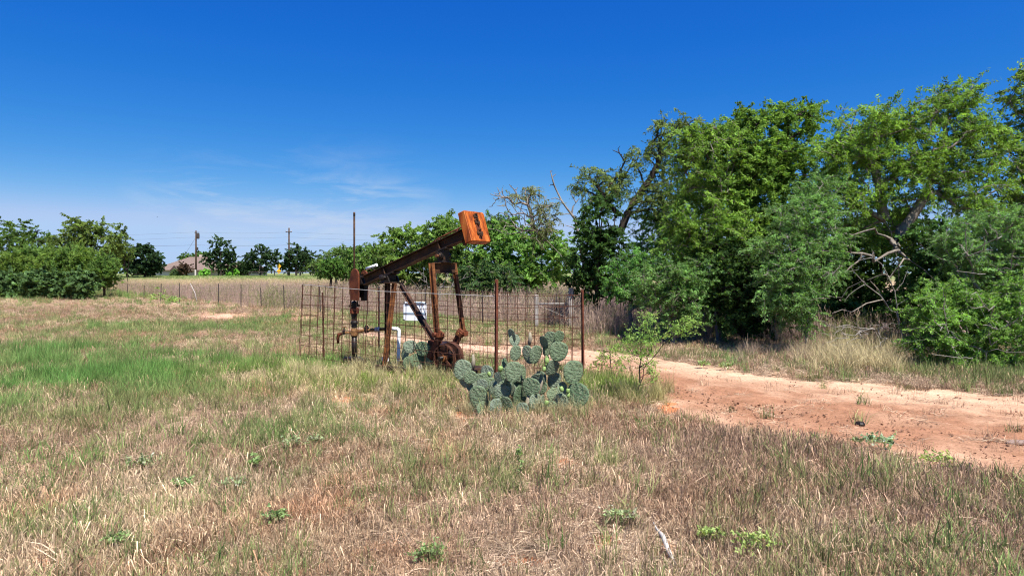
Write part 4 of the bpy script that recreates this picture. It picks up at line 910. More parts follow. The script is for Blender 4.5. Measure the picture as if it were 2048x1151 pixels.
    bq2 = A + e * ((se - S(730)) / (S(942) - S(730)) * L) - n * bd / 2; tq = Q(se, 0, zt)
    m = MB().box(bq2 - n * .012, (.24, .2, .024), ax).box((bq2 + tq) / 2 + Zz * .01, (.13, .16, max(.05, (bq2 - tq).length)), (U, Vv, Zz)).tube([(bq2 + tq) / 2 - Vv * .15, (bq2 + tq) / 2 + Vv * .15], .05, 12)
    for v in (-.10, .10): m.lathe((bq2 + tq) / 2 + Vv * v, [(.07, -.02), (.07, .02)], Vv, 12)
    m.box(tq + Zz * .012, (.2, .24, .022), (U, Vv, Zz)).build('equalizer_bearing', M['oily'], t, bevel=.004)
    MB().tube([(bq2 + tq) / 2 - Vv * .10, (bq2 + tq) / 2 - Vv * .20 ], .028, 10).build('bearing_pin', M['leg'], t)
    pins = []
    for v, ptop, pbot, sg, w in ((-.36, (863, 526), (874, 668), -1, .082), (.36, (908, 526), (927, 666), 1, .066)):
        a, b = SZ(*ptop, v), SZ(*pbot, v); pins.append(b)
        ez = (b - a).normalized(); wd = (U - ez * U.dot(ez)).normalized(); dd = ez.cross(wd); Lc = (b - a).length; c = (a + b) / 2; axx = (wd, dd, ez)
        m = MB().box(c, (w, .012, Lc), axx)
        for s_ in (-1, 1): m.box(c + wd * (s_ * (w / 2 - .006)), (.012, .062, Lc + .002), axx)
        m.build('pitman_arm', M['leg'], t, 'orange-brown near pitman arm' if sg < 0 else 'far pitman arm, orange above and dark below')
        m = MB().box(b - Zz * .01, (.125, .11, .075), (U, Vv, Zz)).tube([b - Vv * .10, b + Vv * .10], .035, 12)
        for k in (-1, 1): m.lathe(b + U * (.05 * k) + Zz * .03, [(.018, 0), (.018, .03), (.008, .03), (.008, .05)], Zz, 6)
        m.build('pin_bearing', M['rust'], t, bevel=.008)
    shaft = []
    for v, b, pend in ((-.26, pins[0], None), (.26, pins[1], (905, 700))):
        p = Vector(pins[1]) + Vv * (v - .36); q = SZ(903, 703, .26) + Vv * (v - .26); ez = (p - q).normalized(); wd = Vv.cross(ez)
        cc = (p + q) / 2; m = MB().box(cc, (.12, .06, (p - q).length + .16), (wd, Vv, ez))
        m.box(p, (.135, .085, .10), (wd, Vv, ez))
        m.build('crank', M['rust'], t, bevel=.012); shaft.append(q)
        MB().lathe(p - Vv * .055, [(.028, 0), (.028, .015), (.014, .015)], -Vv, 8).build('crank_bolt', M['leg'], t)
    MB().tube([shaft[0] - Vv * .05, shaft[1] + Vv * .05], .05, 12).build('crank_shaft', M['rust'], t)
    g0 = shaft[0].lerp(shaft[1], .5)
    m = MB().prism([g0 + U * a_ + Zz * b_ - Vv * .16 for a_, b_ in ((-.30, -.34), (.30, -.34), (.32, -.05), (.20, .12), (-.02, .20), (-.24, .12), (-.32, -.05))], Vv * .32)
    m.build('gearbox', M['oily'], t, bevel=.02)
    MB().box(g0 + Zz * .0 + U * -.02, (.66, .36, .03), (U, Vv, Zz)).build('gearbox_flange', M['rust'], t)
    # --- sheave
    vs = -.36; ss = S(889, vs); ctr = Q(ss, vs, Z(ss, vs, 716)); r = .225
    sh = MB().ring(ctr, Vv, r - .022, r, .06).build('sheave_rim', M['wheel'], t)
    MB().lathe(ctr - Vv * .06, [(.05, 0), (.055, .02), (.055, .1), (.04, .12)], Vv, 12).build('hub', M['leg'], sh)
    for k in range(6):
        a_ = math.pi / 3 * k + .3; d = U * math.cos(a_) + Zz * math.sin(a_); MB().box(ctr + d * (r * .5), (r - .04, .02, .03), (d, Vv, d.cross(Vv))).build('spoke', M['wheel'], sh)
    c2 = ctr + Vv * .16 + Zz * .01
    MB().ring(c2, Vv, .12, r + .012, .10).build('brake_drum', M['wheel'], t)
    MB().tube([c2 - Vv * .3, c2 + Vv * .2], .03, 10).build('sheave_shaft', M['oily'], t)
    # --- skid base
    for v in (-.30, .30):
        a, b = Q(.9, v, .09), Q(3.2, v, .09); MB().box((a + b) / 2, ((b - a).length, .09, .15), (U, Vv, Zz)).build('skid', M['beam'], t)
    MB().box(Q(2.55, 0, .2), (1.1, .5, .06), (U, Vv, Zz)).build('base_plate', M['beam'], t)
    # white pipe stub lying behind the beam
    p0, p1 = SZ(733, 537, .16), SZ(752, 530, .16)
    d = (p1 - p0).normalized(); m = MB().tube([p0, p1], .026, 10); m.tube([p1 + d * .002, p1 + d * .02], .03, 10)
    m.build('white_tube', M['white'], t, 'short white plastic tube behind the beam')
    MB().tube([(p0 + p1) / 2, A + e * (L * .12) + n * .09], .010, 6).build('tube_stay', M['oily'], t)
pumpjack()

def wellhead():
    c = Q(0, 0, 0); D = D0; k = D / F
    def h(py): return H - (py - HY) * k
    t = thing('wellhead', 'oily black wellhead with upright rod and side pipes in the grass', 'wellhead', c)
    rp = Vector((c.x, c.y, 0))
    rx = (708.5 - CX) / F * D
    def col(z): return Vector((rx, D, z))
    MB().tube([col(h(610)), col(h(500)), col(h(424))], [.017, .018, .019], 8).build('polished_rod', M['beam'], t)
    MB().lathe(col(h(432)), [(.021, 0), (.021, .05), (.012, .06)], (0, 0, 1), 8).build('rod_clamp', M['oily'], t)
    MB().lathe(col(h(617)), [(.03, .0), (.05, .01), (.055, .12), (.03, .14)], (0, 0, 1), 12).build('stuffing_box', M['oily'], t)
    MB().lathe(col(h(627)), [(.08, 0), (.085, .01), (.085, .10), (.06, .12)], (0, 0, 1), 12).build('union', M['rust'], t)
    MB().lathe(col(h(655)), [(.05, 0), (.055, .03), (.05, .06), (.068, .07), (.068, .11), (.052, .13), (.052, .20), (.06, .21), (.06, .26)], (0, 0, 1), 12).build('riser', M['oily'], t)
    MB().lathe(col(h(672)), [(.06, 0), (.07, .02), (.07, .12), (.055, .15)], (0, 0, 1), 12).build('tee', M['brass'], t)
    MB().tube([col(.15), col(h(670))], [.05, .048], 12).build('casing', M['oily'], t)
    m = MB()
    m.lathe(col(h(724)), [(.07, 0), (.10, .03), (.145, .05), (.145, .09), (.07, .11)], (0, 0, 1), 14).lathe(col(.0), [(.17, 0), (.17, .05), (.10, .07), (.09, .17)], (0, 0, 1), 14)
    for s in (-1, 1): m.tube([col(.12) + U * (.08 * s), col(.12) + U * (.22 * s)], .045, 10).lathe(col(.12) + U * (.22 * s), [(.07, -.02), (.07, .03), (.04, .04)], U * s, 10)
    m.build('casing_head', M['oily'], t)
    # left bleed pipe: short pipe, valve, elbow down
    zc = h(664); ly = lambda px: (px - CX) / F * D
    MB().tube([(ly(706), D, zc), (ly(690), D, zc - .012), (ly(681), D, zc - .03)], .022, 8).build('bleed_pipe', M['brass'], t)
    MB().tube([(ly(682), D, zc - .03), (ly(677.5), D, zc - .04), (ly(676), D, zc - .09), (ly(676), D, h(686))], [.03, .034, .03, .026], 10).build('elbow', M['rust'], t)
    v = MB().lathe((ly(688), D, zc - .01), [(.025, -.03), (.032, 0), (.02, .05), (.012, .06), (.012, .1)], (0, 0, 1), 8).build('valve', M['oily'], t)
    MB().box((ly(688), D, zc + .10), (.09, .015, .015)).build('handle', M['brass'], v)
    # right flow line to the white plastic elbow
    zr = h(661)
    MB().tube([(ly(710), D, h(664)), (ly(730), D, zr + .01), (ly(783), D, zr + .04)], .030, 10).build('flow_pipe', M['brass'], t)
    v = MB().lathe((ly(733), D, zr + .01), [(.04, -.045), (.05, 0), (.045, .06), (.02, .07)], (0, 0, 1), 10).build('valve', M['oily'], t)
    MB().box((ly(733), D, zr + .085), (.06, .03, .03)).build('handle', M['oily'], v)
    for px in (752, 757): MB().lathe((ly(px), D, zr + .025), [(.042, -.02), (.046, 0), (.042, .02)], (1, 0, .02), 10).build('coupling', M['porcelain'], t)
    MB().tube([(ly(784), D, zr + .04), (ly(790), D, zr + .04), (ly(795), D, zr + .032), (ly(798), D, zr + .005), (ly(798), D, zr - .04), (ly(797), D, h(705)), (ly(796), D, .0)], [.034, .036, .037, .037, .033, .031, .031], 12).build('plastic_pipe', M['white'], t, 'white plastic pipe bending down into the grass')
    MB().tube([(ly(772), D - .3, .19), (ly(781), D - .32, .21)], .05, 10).build('pipe_stub', M['white'], t, 'short white pipe end low in the grass')
wellhead()

# ------------------------------------------------------------------ prickly pears
def pad_mesh():
    nu, nv = 16, 9; vs = []; fs = []
    # obovate outline in the xz plane from z=0 (joint) to z=1, thickness along y
    prof = []
    for j in range(nv + 1):
        a = math.pi * j / nv; z = (1 - math.cos(a)) / 2; w = math.sin(a) ** .80 * (.40 + .09 * z) if 0 < j < nv else 0
        prof.append((max(w, .03 if j == 0 else .004), z))
    for (w, z) in prof:
        for k in range(nu):
            t = 2 * math.pi * k / nu; x = math.cos(t); y = math.sin(t)
            vs.append((w * x, (.085 if 0 < z < 1 else .03) * y * min(1, w * 4 + .2) + .03 * (w * x) ** 2, z))
    for j in range(nv):
        for k in range(nu): fs.append((j * nu + k, j * nu + (k + 1) % nu, (j + 1) * nu + (k + 1) % nu, (j + 1) * nu + k))
    fs.append(tuple(reversed(range(nu)))); fs.append(tuple(nv * nu + k for k in range(nu)))
    m = MB().add(vs, fs, True)
    return m.mesh('pad', M['pad'])
def pad_mat():
    t = NT('grey_green_cactus_skin'); co = t.coord('Object'); oi = t.n('ShaderNodeObjectInfo')
    n = t.noise(co, 3.5, 4, .6); vo = t.n('ShaderNodeTexVoronoi'); vo.inputs['Scale'].default_value = 9.0; t.l(t.coord('Object', (1, .25, 1)), vo.inputs['Vector'])
    c = t.ramp(n, [(.3, (.092, .132, .082)), (.7, (.180, .225, .158))])
    c2 = t.mix(.65, c, t.ramp(oi.outputs['Random'], [(0, (.62, .80, .52)), (.5, (1.0, 1.05, .85)), (1, (1.45, 1.35, 1.5))]), 'MULTIPLY')
    dots = t.ramp(vo.outputs['Distance'], [(.10, (.35, .33, .22)), (.17, (.05, .085, .045)), (.30, (1, 1, 1))])
    c3 = t.mix(.75, c2, dots, 'MULTIPLY'); n4 = t.noise(t.coord('Object'), 11, 4, .7); sc = t.ramp(n4, [(.60, (0, 0, 0)), (.72, (.8, .8, .8))]); c3 = t.mix(sc, c3, (.26, .23, .11))
    t.bsdf(c3, .6, .25, 0, t.mix(.5, t.ramp(vo.outputs['Distance'], [(0, (0, 0, 0)), (1, (1, 1, 1))]), t.ramp(n4, [(0, (0, 0, 0)), (1, (1, 1, 1))])), .5, .05); return t.m
M['pad'] = pad_mat(); M['spine'] = flat_mat('straw_spine', (.52, .48, .34), .2, 9, .7)
M['fruit'] = flat_mat('green_fruit', (.20, .30, .09), .2, 9, .5, .4)
M['oldpad'] = flat_mat('dried_pad', (.22, .19, .14), .35, 8, .9)
PAD = pad_mesh()
def spine_mesh():
    r = random.Random(3); m = MB()
    for side in (-1, 1):
        for j in range(7):
            z = .14 + .12 * j; w = math.sin(math.acos(max(-1, min(1, 1 - 2 * z)))) ** .80 * (.40 + .09 * z)
            nk = max(2, int(w / .085))
            for k in range(-nk, nk + 1):
                x = (k + .5 * (j % 2)) / (nk + .5) * w
                if abs(x) > w: continue
                y = side * .085 * math.sqrt(max(0, 1 - (x / w) ** 2)) + .03 * x * x
                p = Vector((x + r.uniform(-.02, .02), y, z + r.uniform(-.03, .03)))
                for q in range(2):
                    d = Vector((r.uniform(-.8, .8) + x * .8, side * r.uniform(.4, 1.0), r.uniform(-1, .5))).normalized() * r.uniform(.05, .11); o = d.orthogonal().normalized() * .0035
                    m.add([p - o, p + o, p + d], [(0, 1, 2)])
    for k in range(34):   # along the rim
        z = .1 + .9 * (k % 17) / 16.5; sx = -1 if k < 17 else 1; w = math.sin(math.acos(max(-1, min(1, 1 - 2 * z)))) ** .80 * (.40 + .09 * z); p = Vector((sx * w, 0, z))
        for q in range(3):
            d = Vector((sx * 1.0 + r.uniform(-.4, .4), r.uniform(-.6, .6), r.uniform(-.3, .8))).normalized() * r.uniform(.05, .10); o = d.orthogonal().normalized() * .004
            m.add([p - o, p + o, p + d], [(0, 1, 2)])
    return m.mesh('spines', M['spine'])
SPN = spine_mesh()
FRU = MB().lathe((0, 0, 0), [(.25, 0), (.42, .2), (.5, .55), (.45, .85), (.38, 1.0), (.2, .93)], (0, 0, 1), 10).mesh('fruit', M['fruit'])
for p_ in FRU.polygons: p_.use_smooth = True
def cactus(label, D, pads, base_px, fruits=(), olds=()):
    """pads: px,py of the joint, px,py of the tip, width px, yaw deg, depth offset"""
    g = bp(base_px, D); t = thing('prickly_pear', label, 'cactus', g, 'prickly pear cacti by the pump'); tl = Vector(g)
    for (x0, y0_, x1, y1_, w, yaw, dd) in pads:
        a, b = P(x0, y0_, D + dd), P(x1, y1_, D + dd); zc = b - a; ln = zc.length; zc.normalize()
        yv = Vector((math.sin(math.radians(yaw)), -math.cos(math.radians(yaw)), random.Random(int(x0 * 3 + y1_)).uniform(-.25, .55))); yv = (yv - zc * yv.dot(zc)).normalized(); xv = yv.cross(zc)
        foreshort = max(.25, abs(xv.x)); wd = min(w / F * D / max(foreshort, .55) / .80, ln * 1.3)
        R = Matrix((xv, yv, zc)).transposed().to_4x4()
        for nm, me in (('pad', PAD), ):
            o = bpy.data.objects.new(nm, me); SC.collection.objects.link(o); o.parent = t; o.matrix_local = Matrix.Translation(a - tl) @ R @ Matrix.Diagonal((wd, ln * .42, ln, 1))
            s = bpy.data.objects.new('spines', SPN); SC.collection.objects.link(s); s.parent = o; s['kind'] = 'stuff'
    for (x, y, r, dd) in fruits:
        o = bpy.data.objects.new('fruit', FRU); SC.collection.objects.link(o); o.parent = t; k = r * 2 / F * D; o.location = P(x, y + r, D + dd) - tl; o.scale = (k, k, k * 1.15); o.rotation_euler = (random.Random(int(x)).uniform(-.4, .4), random.Random(int(y)).uniform(-.4, .4), 0)
    for (x0, y0_, x1, y1_, r, dd) in olds:
        a, b = P(x0, y0_, D + dd), P(x1, y1_, D + dd); MB().tube([a, a.lerp(b, .5) + Vector((.01, 0, 0)), b], [r * .8 / F * D, r / F * D, r * .6 / F * D], 8).build('stem', M['oldpad'], t)
def cacti():
    box = [(910, 940, 719, 759, 6, 18, 0), (921, 941, 751, 774, -5, -30, .1), (941, 974, 770, 822, -3, -20, -.12), (943, 968, 746, 772, 2, 30, .2), (984, 1014, 743, 772, 0, -20, .15), (1012, 1042, 722, 765, 2, 8, -.1), (972, 986, 762, 800, 0, 62, -.1),
           (987, 1021, 770, 798, 6, 28, -.05), (1021, 1041, 690, 721, 2, 35, .1), (1020, 1039, 669, 691, -3, 15, .1), (1018, 1030, 657, 683, -4, -25, .13), (1047, 1066, 690, 727, -5, -20, .2), (1060, 1082, 690, 727, 5, 18, .22), (1081, 1095, 671, 698, -4, -48, .2),
           (1090, 1112, 662, 690, 0, -12, .3), (1108, 1128, 661, 685, 3, 25, .32), (1085, 1103, 684, 712, 2, 40, .28), (1100, 1134, 683, 722, 5, 10, .05), (1093, 1115, 720, 750, 8, 45, .12), (1128, 1165, 720, 768, 2, 8, 0), (1138, 1171, 766, 814, 9, -24, -.1),
           (1109, 1141, 764, 790, -4, 20, .12), (1111, 1135, 786, 824, -2, -12, -.02), (1046, 1078, 755, 792, 2, -14, .05), (981, 1002, 796, 832, 0, 15, -.2), (1078, 1093, 789, 814, 0, 38, -.1), (1000, 1024, 792, 830, -4, -35, -.1), (1024, 1050, 770, 812, 4, 50, .1),
           (955, 985, 800, 836, -3, 30, -.15), (1060, 1084, 786, 826, -3, 28, .05), (1034, 1056, 804, 836, 2, -10, -.2), (1090, 1112, 800, 836, 3, -25, -.05), (1068, 1094, 742, 772, 3, -40, .3), (1000, 1020, 716, 744, -3, 40, .35), (962, 986, 730, 760, 3, -30, .35), (1020, 1044, 748, 782, -2, 20, .3), (1096, 1120, 744, 776, 4, 15, .3), (1124, 1146, 800, 832, 3, 35, .05)]
    rq = random.Random(12)
    for k in range(34):
        w_ = rq.uniform(17, 27); h_ = w_ * rq.uniform(.95, 1.3); x_ = rq.uniform(936, 1146); y_ = rq.uniform(762, 838); box.append((x_ - w_ / 2, x_ + w_ / 2, y_ - h_, y_, rq.uniform(-6, 6), rq.uniform(-45, 45), rq.uniform(.02, .38)))
    c1 = [((a + b) / 2 - ln, y1, (a + b) / 2 + ln, y0_, b - a, yw * 1.5 + random.Random(int(a * 7 + y1)).uniform(-22, 22), dd + random.Random(int(a + y1)).uniform(-.06, .06)) for a, b, y0_, y1, ln, yw, dd in box]
    cactus('large prickly pear cactus in front of the tall rust-red fence post', 8.6, c1, 1045,
           [(999, 738, 5, 0), (980, 748, 4, 0), (1093, 722, 5, 0), (1087, 738, 4, 0), (1125, 778, 4.5, -.1), (1135, 782, 4, -.1), (1136, 790, 4, -.1), (1091, 806, 4.5, -.15), (1096, 716, 4, .1), (1094, 730, 4, .1)],
           [(945, 740, 946, 708, 4, .3), (1058, 690, 1060, 664, 4, .5), (1068, 800, 1086, 755, 5, .1), (1050, 835, 1058, 790, 7, .05), (985, 840, 988, 800, 8, .0), (1122, 838, 1125, 800, 7, .05), (962, 835, 960, 800, 7, .0)])
    c2 = [(822, 706, 818, 680, 24, 12, 0), (845, 712, 845, 682, 26, -15, -.05), (862, 718, 870, 690, 22, 40, .05), (808, 722, 812, 696, 22, -50, .1), (836, 735, 834, 706, 26, 25, 0), (855, 735, 852, 708, 24, -30, .05), (870, 735, 876, 712, 20, 20, .1), (815, 738, 818, 712, 24, 55, -.05)]
    cactus('small prickly pear cactus growing inside the enclosure under the dark diagonal leg', 11.55, c2, 840, (), [(838, 748, 840, 728, 6, 0), (860, 748, 858, 728, 6, .05)])
cacti()

# ------------------------------------------------------------------ loose pieces and weeds
def fallen_bits():
    a, b = G(1312, 1086), G(1352, 1140)
    o = MB().tube([a + Vector((0, 0, .10)), a.lerp(b, .3) + Vector((.01, 0, .095)), a.lerp(b, .7) + Vector((-.008, 0, .07)), b + Vector((0, 0, .03))], [.007, .016, .015, .007], 8)
    o.tube([a.lerp(b, .15) + Vector((0, 0, .10)), a + Vector((-.012, .03, .13))], [.006, .003], 6)
    tag(o.build('dead_stick', M['deadwood']), 'bleached white stick lying in the dry grass near the photo bottom', 'stick')
    g = G(2034, 890); tag(MB().prism([g + Vector(v) for v in ((-.11, -.03, .012), (.0, -.05, .015), (.14, -.02, .02), (.12, .05, .02), (-.02, .06, .018), (-.10, .03, .014))], (0, .0, .028)).build('flat_stone', M['slab'], bevel=.006), 'flat grey-brown slab lying on the track at the right edge', 'stone')
    g = G(1720, 852); tag(MB().lathe(g, [(.02, 0), (.05, .008), (.055, .03), (.04, .055), (.01, .06)], (0, 0, 1), 9).build('dirt_clod', M['oily'], bevel=.0), 'dark lump lying alone in the middle of the track', 'clod')
fallen_bits()

def weed(px, py, label, w, h, n, size, col, seed, asp=.45, stalk=False):
    g = G(px, py); D = g.y; k = D / F
    if stalk:
        top = P(px - 3, py - h, D); tr = [[tuple(g), tuple(g.lerp(top, .5) + Vector((.006, 0, 0))), tuple(top)]]
        lobes = [lob(px - 2, py - h * .75, D, w, h * .25), lob(px - 3, py - h * .95, D, w * .8, h * .1)]
    else:
        top = P(px, py - h * .6, D); tr = [[tuple(g), tuple(top)]]; lobes = [lob(px, py - h * .5, D, w, h * .5), lob(px - w * .4, py - h * .3, D, w * .6, h * .35), lob(px + w * .5, py - h * .35, D, w * .6, h * .35)]
    n = int(n * 1.3); size *= .72; col = tuple(.6 * c + .4 * d for c, d in zip(col, (.22, .25, .13)))
    tree('weed', label, 'weed', g, tr, lobes, 14, n, size, asp, col, (.03, .03, 0), seed, w * k * .45, .004, 'stalk', None, .1, 5, step=.05, twr=.0012, part='leaves')
GG, YG, BG, DG = (.17, .23, .13), (.16, .25, .04), (.13, .23, .17), (.06, .13, .03)
for i, a in enumerate([
        (587, 905, 'grey-green leafy weed in the grass below the fence corner', 26, 34, 260, .035, GG), (633, 898, 'smaller grey-green weed right of the leafy one below the fence corner', 16, 26, 150, .032, GG),
        (550, 1062, 'dark-centred green weed low in the left foreground', 24, 34, 260, .03, (.10, .19, .06)), (290, 948, 'pale grey-green weed spreading flat left of centre', 34, 14, 220, .03, GG),
        (365, 992, 'green weed tuft among straw in the left foreground', 20, 30, 180, .03, (.12, .21, .08)), (470, 992, 'pale weed sprigs in the middle of the left foreground', 24, 20, 180, .028, GG),
        (1240, 1062, 'pale blue-green weed clump left of the white stick', 34, 32, 320, .028, (.19, .26, .14)), (1420, 1098, 'bright green weed nearest the white stick on its right', 22, 36, 240, .03, YG),
        (1510, 1120, 'bright green bushy weed in the lower right foreground', 40, 40, 380, .03, YG), (860, 1140, 'dark green weed at the bottom edge below the cactus', 36, 22, 240, .03, DG),
        (1762, 903, 'blue-green bushy weed growing on the near edge of the track', 27, 22, 420, .035, BG), (1713, 902, 'small grey-green weed left of the blue-green one on the track', 12, 20, 110, .03, (.10, .14, .07)),
        (1876, 938, 'yellow-green weed sprawling at the near track edge', 34, 16, 300, .035, (.20, .30, .06)), (1408, 738, 'small green tuft on the sand at the far side of the track', 12, 8, 140, .05, (.09, .16, .05)), (1452, 742, 'second small green tuft right of the first on the far sand', 13, 7, 130, .05, (.10, .15, .05)),
        (1630, 895, 'lone brown-green weed sprig at the track edge', 6, 26, 50, .03, (.14, .14, .06)), (232, 1110, 'green weed in the lower left corner of the field', 20, 24, 160, .03, (.10, .19, .06)), (508, 948, 'slim dark green tuft in the left foreground', 9, 44, 110, .045, DG)]):
    weed(*a, 500 + i)
weed(1040, 1002, 'tall thin weed stalk with green top in the middle foreground', 7, 108, 130, .03, (.09, .17, .04), 540, .3, True)
weed(319, 605, 'bright green weed overtopping a fence post in the left field', 13, 40, 300, .12, (.14, .24, .04), 541, .4)
weed(345, 606, 'bright green low weed at the foot of the field fence', 12, 14, 240, .12, (.13, .25, .03), 542, .4)

# ------------------------------------------------------------------ grass: tufts instanced on points
def tuft(n, h0, h1, spread, lean, wid, seed, flat=False, head=0.0, segs=2):
    r = np.random.default_rng(seed); V = []; Fq = []; sh = []; b = 0
    for i in range(n):
        a = r.uniform(0, 2 * np.pi); q = spread * math.sqrt(r.uniform()); p = np.array((q * math.cos(a), q * math.sin(a), -.01))
        az = r.uniform(0, 2 * np.pi); L = r.uniform(h0, h1); ln = abs(r.normal()) * lean
        if flat: p[2] = r.uniform(0, .035); d0 = np.array((math.cos(az), math.sin(az), r.uniform(-.05, .35))); d1 = np.array((math.cos(az + r.uniform(-.5, .5)), math.sin(az), r.uniform(-.3, .15)))
        else: d0 = np.array((math.cos(az) * ln * .6, math.sin(az) * ln * .6, 1.0)); d1 = np.array((math.cos(az) * ln * 1.8, math.sin(az) * ln * 1.8, 1.0 - .35 * ln))
        d0 /= np.linalg.norm(d0); d1 /= np.linalg.norm(d1); m = p + d0 * L * .55; e = m + d1 * L * .45
        t = r.uniform(0, 2 * np.pi); sd = np.array((math.cos(t), math.sin(t), 0 if not flat else r.uniform(-.6, .6))); w = wid * r.uniform(.7, 1.3)
        w1 = w * .8; w2 = w * .25
        if head: w = w * .5; w1 = w * .55; w2 = head
        V += [p - sd * w / 2, p + sd * w / 2, m + sd * w1 / 2, m - sd * w1 / 2, e + sd * w2 / 2, e - sd * w2 / 2]
        Fq += [(b, b + 1, b + 2, b + 3), (b + 3, b + 2, b + 4, b + 5)]
        s = r.uniform(.5, 1.45); sh += [s * .85, s * .85, s, s, s * 1.12, s * 1.12]; b += 6
    return mesh_np('tuft', V, Fq, M['grass'], False, None, sh)
def weedstem(n, h0, h1, spread, seed, wid=.006):
    r = np.random.default_rng(seed); V = []; Fq = []; sh = []; b = 0
    def strip(p, e, w):
        nonlocal b
        t = r.uniform(0, 2 * np.pi); sd = np.array((math.cos(t), math.sin(t), 0)); V.extend([p - sd * w, p + sd * w, e + sd * w * .5, e - sd * w * .5]); Fq.append((b, b + 1, b + 2, b + 3)); s = r.uniform(.6, 1.4); sh.extend([s] * 4); b += 4
    for i in range(n):
        a = r.uniform(0, 2 * np.pi); q = spread * math.sqrt(r.uniform()); p = np.array((q * math.cos(a), q * math.sin(a), 0)); L = r.uniform(h0, h1); e = p + np.array((r.normal() * .18, r.normal() * .18, 1)) * L; strip(p, e, wid * .5)
        for k in range(6):
            s = r.uniform(.35, 1); c = p + (e - p) * s; d = np.array((r.normal(), r.normal(), abs(r.normal()) + .4)); d /= np.linalg.norm(d); strip(c, c + d * L * r.uniform(.08, .22), wid * .55)
    return mesh_np('weed_stems', V, Fq, M['grass'], False, None, sh)
def proto(me): return bpy.data.objects.new(me.name, me)
def scatter(name, protos, pos, rotz, tilt, scl, idx, tint, kind='stuff'):
    n = len(pos); me = bpy.data.meshes.new(name); me.vertices.add(n); me.vertices.foreach_set('co', np.asarray(pos, np.float32).ravel())
    rot = np.stack([tilt[:, 0], tilt[:, 1], rotz], 1).astype(np.float32)
    a = me.attributes.new('rot', 'FLOAT_VECTOR', 'POINT'); a.data.foreach_set('vector', rot.ravel())
    a = me.attributes.new('scl', 'FLOAT_VECTOR', 'POINT'); a.data.foreach_set('vector', np.asarray(scl, np.float32).ravel())
    a = me.attributes.new('idx', 'INT', 'POINT'); a.data.foreach_set('value', np.asarray(idx, np.int32))
    c = np.ones((n, 4), np.float32); c[:, :3] = np.clip(tint, .004, .8); a = me.attributes.new('tint', 'FLOAT_COLOR', 'POINT'); a.data.foreach_set('color', c.ravel())
    o = link(name, me); ng = bpy.data.node_groups.new(name, 'GeometryNodeTree')
    ng.interface.new_socket('Geometry', in_out='INPUT', socket_type='NodeSocketGeometry'); ng.interface.new_socket('Geometry', in_out='OUTPUT', socket_type='NodeSocketGeometry')
    N = ng.nodes; gi = N.new('NodeGroupInput'); go = N.new('NodeGroupOutput'); iop = N.new('GeometryNodeInstanceOnPoints'); j = N.new('GeometryNodeJoinGeometry')
    g2i = N.new('GeometryNodeGeometryToInstance')
    for p in reversed(protos):
        oi = N.new('GeometryNodeObjectInfo'); oi.inputs['Object'].default_value = p; oi.inputs['As Instance'].default_value = False
        ng.links.new(oi.outputs['Geometry'], g2i.inputs[0])
    def at(nm, ty):
        x = N.new('GeometryNodeInputNamedAttribute'); x.data_type = ty; x.inputs['Name'].default_value = nm; return x.outputs['Attribute']
    ng.links.new(gi.outputs[0], iop.inputs['Points']); ng.links.new(g2i.outputs[0], iop.inputs['Instance']); iop.inputs['Pick Instance'].default_value = True
    ng.links.new(at('idx', 'INT'), iop.inputs['Instance Index']); ng.links.new(at('scl', 'FLOAT_VECTOR'), iop.inputs['Scale'])
    e2r = N.new('FunctionNodeEulerToRotation'); ng.links.new(at('rot', 'FLOAT_VECTOR'), e2r.inputs[0]); ng.links.new(e2r.outputs[0], iop.inputs['Rotation'])
    ng.links.new(iop.outputs[0], go.inputs[0]); md = o.modifiers.new('scatter', 'NODES'); md.node_group = ng
    tag(o, kind=kind); return o

